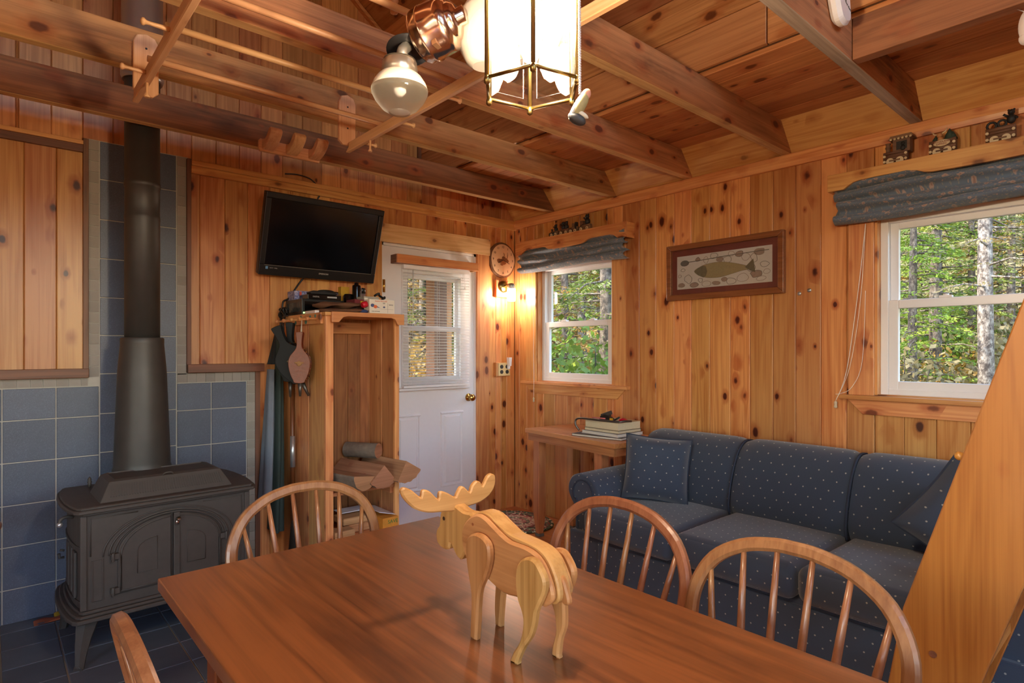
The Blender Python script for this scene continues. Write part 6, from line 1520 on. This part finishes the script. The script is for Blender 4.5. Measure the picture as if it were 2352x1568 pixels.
def spruce(seed, H, spread, z0, n_br, leaf, trunkr, bark, dens=1.0):
    rnd = random.Random(seed); t = thing('conifer_tree', 'x', 'tree', group='forest trees outside')
    MB().tube([(0, 0, 0), (.03, .02, H*.3), (-.02, .03, H*.6), (0, 0, H)], [trunkr, trunkr*.85, trunkr*.6, trunkr*.15], 10).build('trunk', bark, t, local=True)
    lv, lf, bm_ = [], [], MB()
    for i in range(n_br):
        h = z0+(H-z0)*(i/n_br)**.9; L = spread*(1-h/H*.8)*rnd.uniform(.6, 1.1); a = rnd.uniform(0, 6.283)
        dx, dy = math.cos(a), math.sin(a); droop = -rnd.uniform(.05, .3)
        p0 = V((0, 0, h)); p1 = V((dx*L, dy*L, h+droop*L))
        bm_.tube([p0, (p0+p1)/2+V((0, 0, .06*L)), p1], [.018, .011, .004], 4, caps=False)
        for k in range(int(120*L*dens)):
            f = rnd.uniform(.12, 1.0); c = p0+(p1-p0)*f+V((0, 0, .2*L*f*(1-f)))
            sd_ = rnd.choice((-1, 1))*rnd.uniform(.02, .3)*(1.15-f)
            c += V((-dy*sd_, dx*sd_, rnd.uniform(-.05, .02)))
            l = rnd.uniform(.035, .085); w_ = rnd.uniform(.006, .014)
            dd = V((dx*rnd.uniform(.2, 1)-dy*sd_*5, dy*rnd.uniform(.2, 1)+dx*sd_*5, rnd.uniform(-.5, .25))).normalized(); nn = V((rnd.uniform(-1, 1), rnd.uniform(-1, 1), rnd.uniform(-1, 1))).cross(dd)
            if nn.length < .01: continue
            nn.normalize(); b0 = len(lv); lv += [c-nn*w_, c+dd*l*.6-nn*w_*.8, c+dd*l, c+dd*l*.6+nn*w_*.8, c+nn*w_]; lf.append((b0, b0+1, b0+2, b0+3, b0+4))
    bm_.build('branches', bark, t, local=True, kind='stuff')
    MB().add(lv, lf).build('needles', leaf, t, local=True, kind='stuff')
    return t
def bush(seed, R, leaf, n=900, ls=1.0):
    rnd = random.Random(seed); t = thing('undergrowth_bush', 'x', 'bush', group='undergrowth outside the windows'); lv, lf = [], []; m = MB()
    for i in range(26):
        a = rnd.uniform(0, 6.28); e = rnd.uniform(.3, 1.4); p = V((math.cos(a)*math.cos(e), math.sin(a)*math.cos(e), math.sin(e)))*R*rnd.uniform(.7, 1.1); m.tube([(0, 0, 0), p*.5+V((0, 0, .05)), p], [.012, .008, .003], 4, caps=False)
        for k in range(n//26):
            c = p*rnd.uniform(.35, 1.05)+V([rnd.gauss(0, .1*R) for _ in range(3)]); dd = V([rnd.gauss(0, 1) for _ in range(3)]).normalized(); nn = dd.cross(V([rnd.gauss(0, 1) for _ in range(3)])).normalized()
            l = rnd.uniform(.05, .1)*ls; w_ = l*.3; b0 = len(lv); lv += [c, c+dd*l*.5-nn*w_, c+dd*l, c+dd*l*.5+nn*w_]; lf.append((b0, b0+1, b0+2, b0+3))
    m.build('stems', TRUNK, t, local=True, kind='stuff'); MB().add(lv, lf).build('leaves', leaf, t, local=True, kind='stuff'); return t
def gz(x, y): return -.65+max(0, x-6)*.10+max(0, y-5)*.10+max(0, x-15)*.75+max(0, y-13)*.75
protos = [spruce(1, 8.5, 1.9, .9, 90, LEAF[0], .11, TRUNK, 1.3), spruce(2, 7.0, 1.6, .4, 80, LEAF[1], .09, TRUNK, 1.3), spruce(3, 9.5, 1.5, 2.6, 60, LEAF[3], .105, BIRCH, .8), spruce(4, 7.5, 1.7, 1.2, 70, LEAF[2], .09, TRUNK, 1.2)]
bp_ = [bush(11, 1.0, LEAF[1], 6000, .7), bush(12, .9, LEAF[2], 4500, .65), bush(13, 1.1, LEAF[3], 3500, .8)]
used = set()
forest = thing('background_forest', 'dense mixed autumn forest filling the view far behind the near trees', 'forest', (10, 0, -.6), kind='stuff')
def put(kind, P, i, px, t, rz, s, label):
    x, y = -3.297+t*(.66095+.75043*(px-1176)/1362.6), -3.710+t*(.75043-.66095*(px-1176)/1362.6)
    o = P[i] if (kind, i) not in used else copy_tree(P[i]); used.add((kind, i))
    o.location = (x, y, gz(x, y)-.05); o.rotation_euler = (0, 0, rz); o.scale = (s, s, s)
    if label: o['label'] = label
    else:
        o.parent = forest; o.location = V(o.location)-V((10, 0, -.6)); o['kind'] = 'stuff'
        for q in ('label', 'category', 'group'):
            if q in o: del o[q]
rnd = random.Random(21)
put('t', protos, 2, 2268, 8.2, .4, 1.0, 'pale-barked trunk with dead twigs standing tallest in the large window')
put('t', protos, 0, 2150, 10.5, 2.4, 1.0, 'dark green spruce left of the pale trunk in the large window')
put('t', protos, 2, 2062, 11.5, 1.4, .8, 'thin pale trunk at the left side of the large window')
put('t', protos, 1, 2100, 9.0, .9, .85, 'bright green young fir low in the large window')
put('t', protos, 3, 2320, 12.0, 3.0, 1.0, 'golden-leaved tree behind the pale trunk in the large window')
put('t', protos, 0, 1388, 8.6, 5.0, 1.05, 'dark spruce with thick trunk at the right side of the small window')
put('t', protos, 3, 1300, 11.0, 1.0, 1.0, 'golden-leaved tree at the left side of the small window')
put('t', protos, 2, 1340, 12.5, 2.0, 1.0, 'pale twiggy tree far back in the small window')
put('b', bp_, 0, 1370, 7.4, .3, 2.0, 'bright green bush filling the bottom of the small window')
put('b', bp_, 1, 1295, 8.6, 1.3, 1.7, 'rusty leaved bush at the lower left of the small window')
put('b', bp_, 2, 2080, 8.8, .6, 1.7, 'dry twiggy bush at the lower left of the large window')
put('b', bp_, 1, 2200, 9.4, 2.2, 1.7, 'amber leaved bush low in the middle of the large window')
put('b', bp_, 2, 2300, 9.2, 2.2, 1.6, 'dry twiggy bush right of the pale trunk in the large window')
for px, t in [(2020, 14), (2110, 15.5), (2200, 14.5), (2290, 16), (2360, 14), (2440, 12), (2420, 15), (1260, 14), (1320, 16), (1380, 14.5), (1440, 15), (1490, 12), (930, 12), (975, 13.5), (1020, 12.5), (1060, 14), (1100, 13), (1190, 13), (1230, 11.5), (1550, 14), (1700, 14), (1850, 14), (1960, 12), (2060, 19), (2180, 20), (2300, 20), (1290, 20), (1400, 20), (960, 18), (1050, 18), (900, 10.5), (940, 16), (1000, 15.5), (1080, 16), (1030, 20), (1130, 11.5), (2160, 12.6), (2235, 12.4)]:
    i = rnd.choice((0, 0, 1, 3, 2)); put('t', protos, i, px, t, rnd.uniform(0, 6), rnd.uniform(.9, 1.15), None)
for px, t in [(2050, 11), (2140, 12), (2240, 11.5), (2330, 11), (1270, 10.5), (1350, 10.8), (1410, 11), (950, 9.5), (1010, 10), (1060, 9.5)]:
    i = rnd.choice((0, 1, 2)); put('b', bp_, i, px, t, rnd.uniform(0, 6), rnd.uniform(1.6, 2.2), None)
# porch outside the door
po = thing('porch_post', 'brown timber porch post outside the door glass', 'post', (.36, 1.6, 0))
MB().box((.24, 1.55, -.65), (.40, 1.71, 2.35)).build('post', DARKT['z'], po); MB().box((.42, 1.6, -.65), (.50, 1.68, 2.35)).build('side_post', PINET['z'], po)
tag(MB().box((-3.4, 1.5, 2.2), (1.6, 1.72, 2.38)).build('porch_beam', BEAMY), 'porch roof beam above the post outside the door', 'beam')
tag(MB().box((-4.0, .5, 2.42), (1.8, 3.2, 2.5)).build('porch_roof', BEAMY), kind='structure')  # unseen roof, stretched outward to keep sun off the post and door
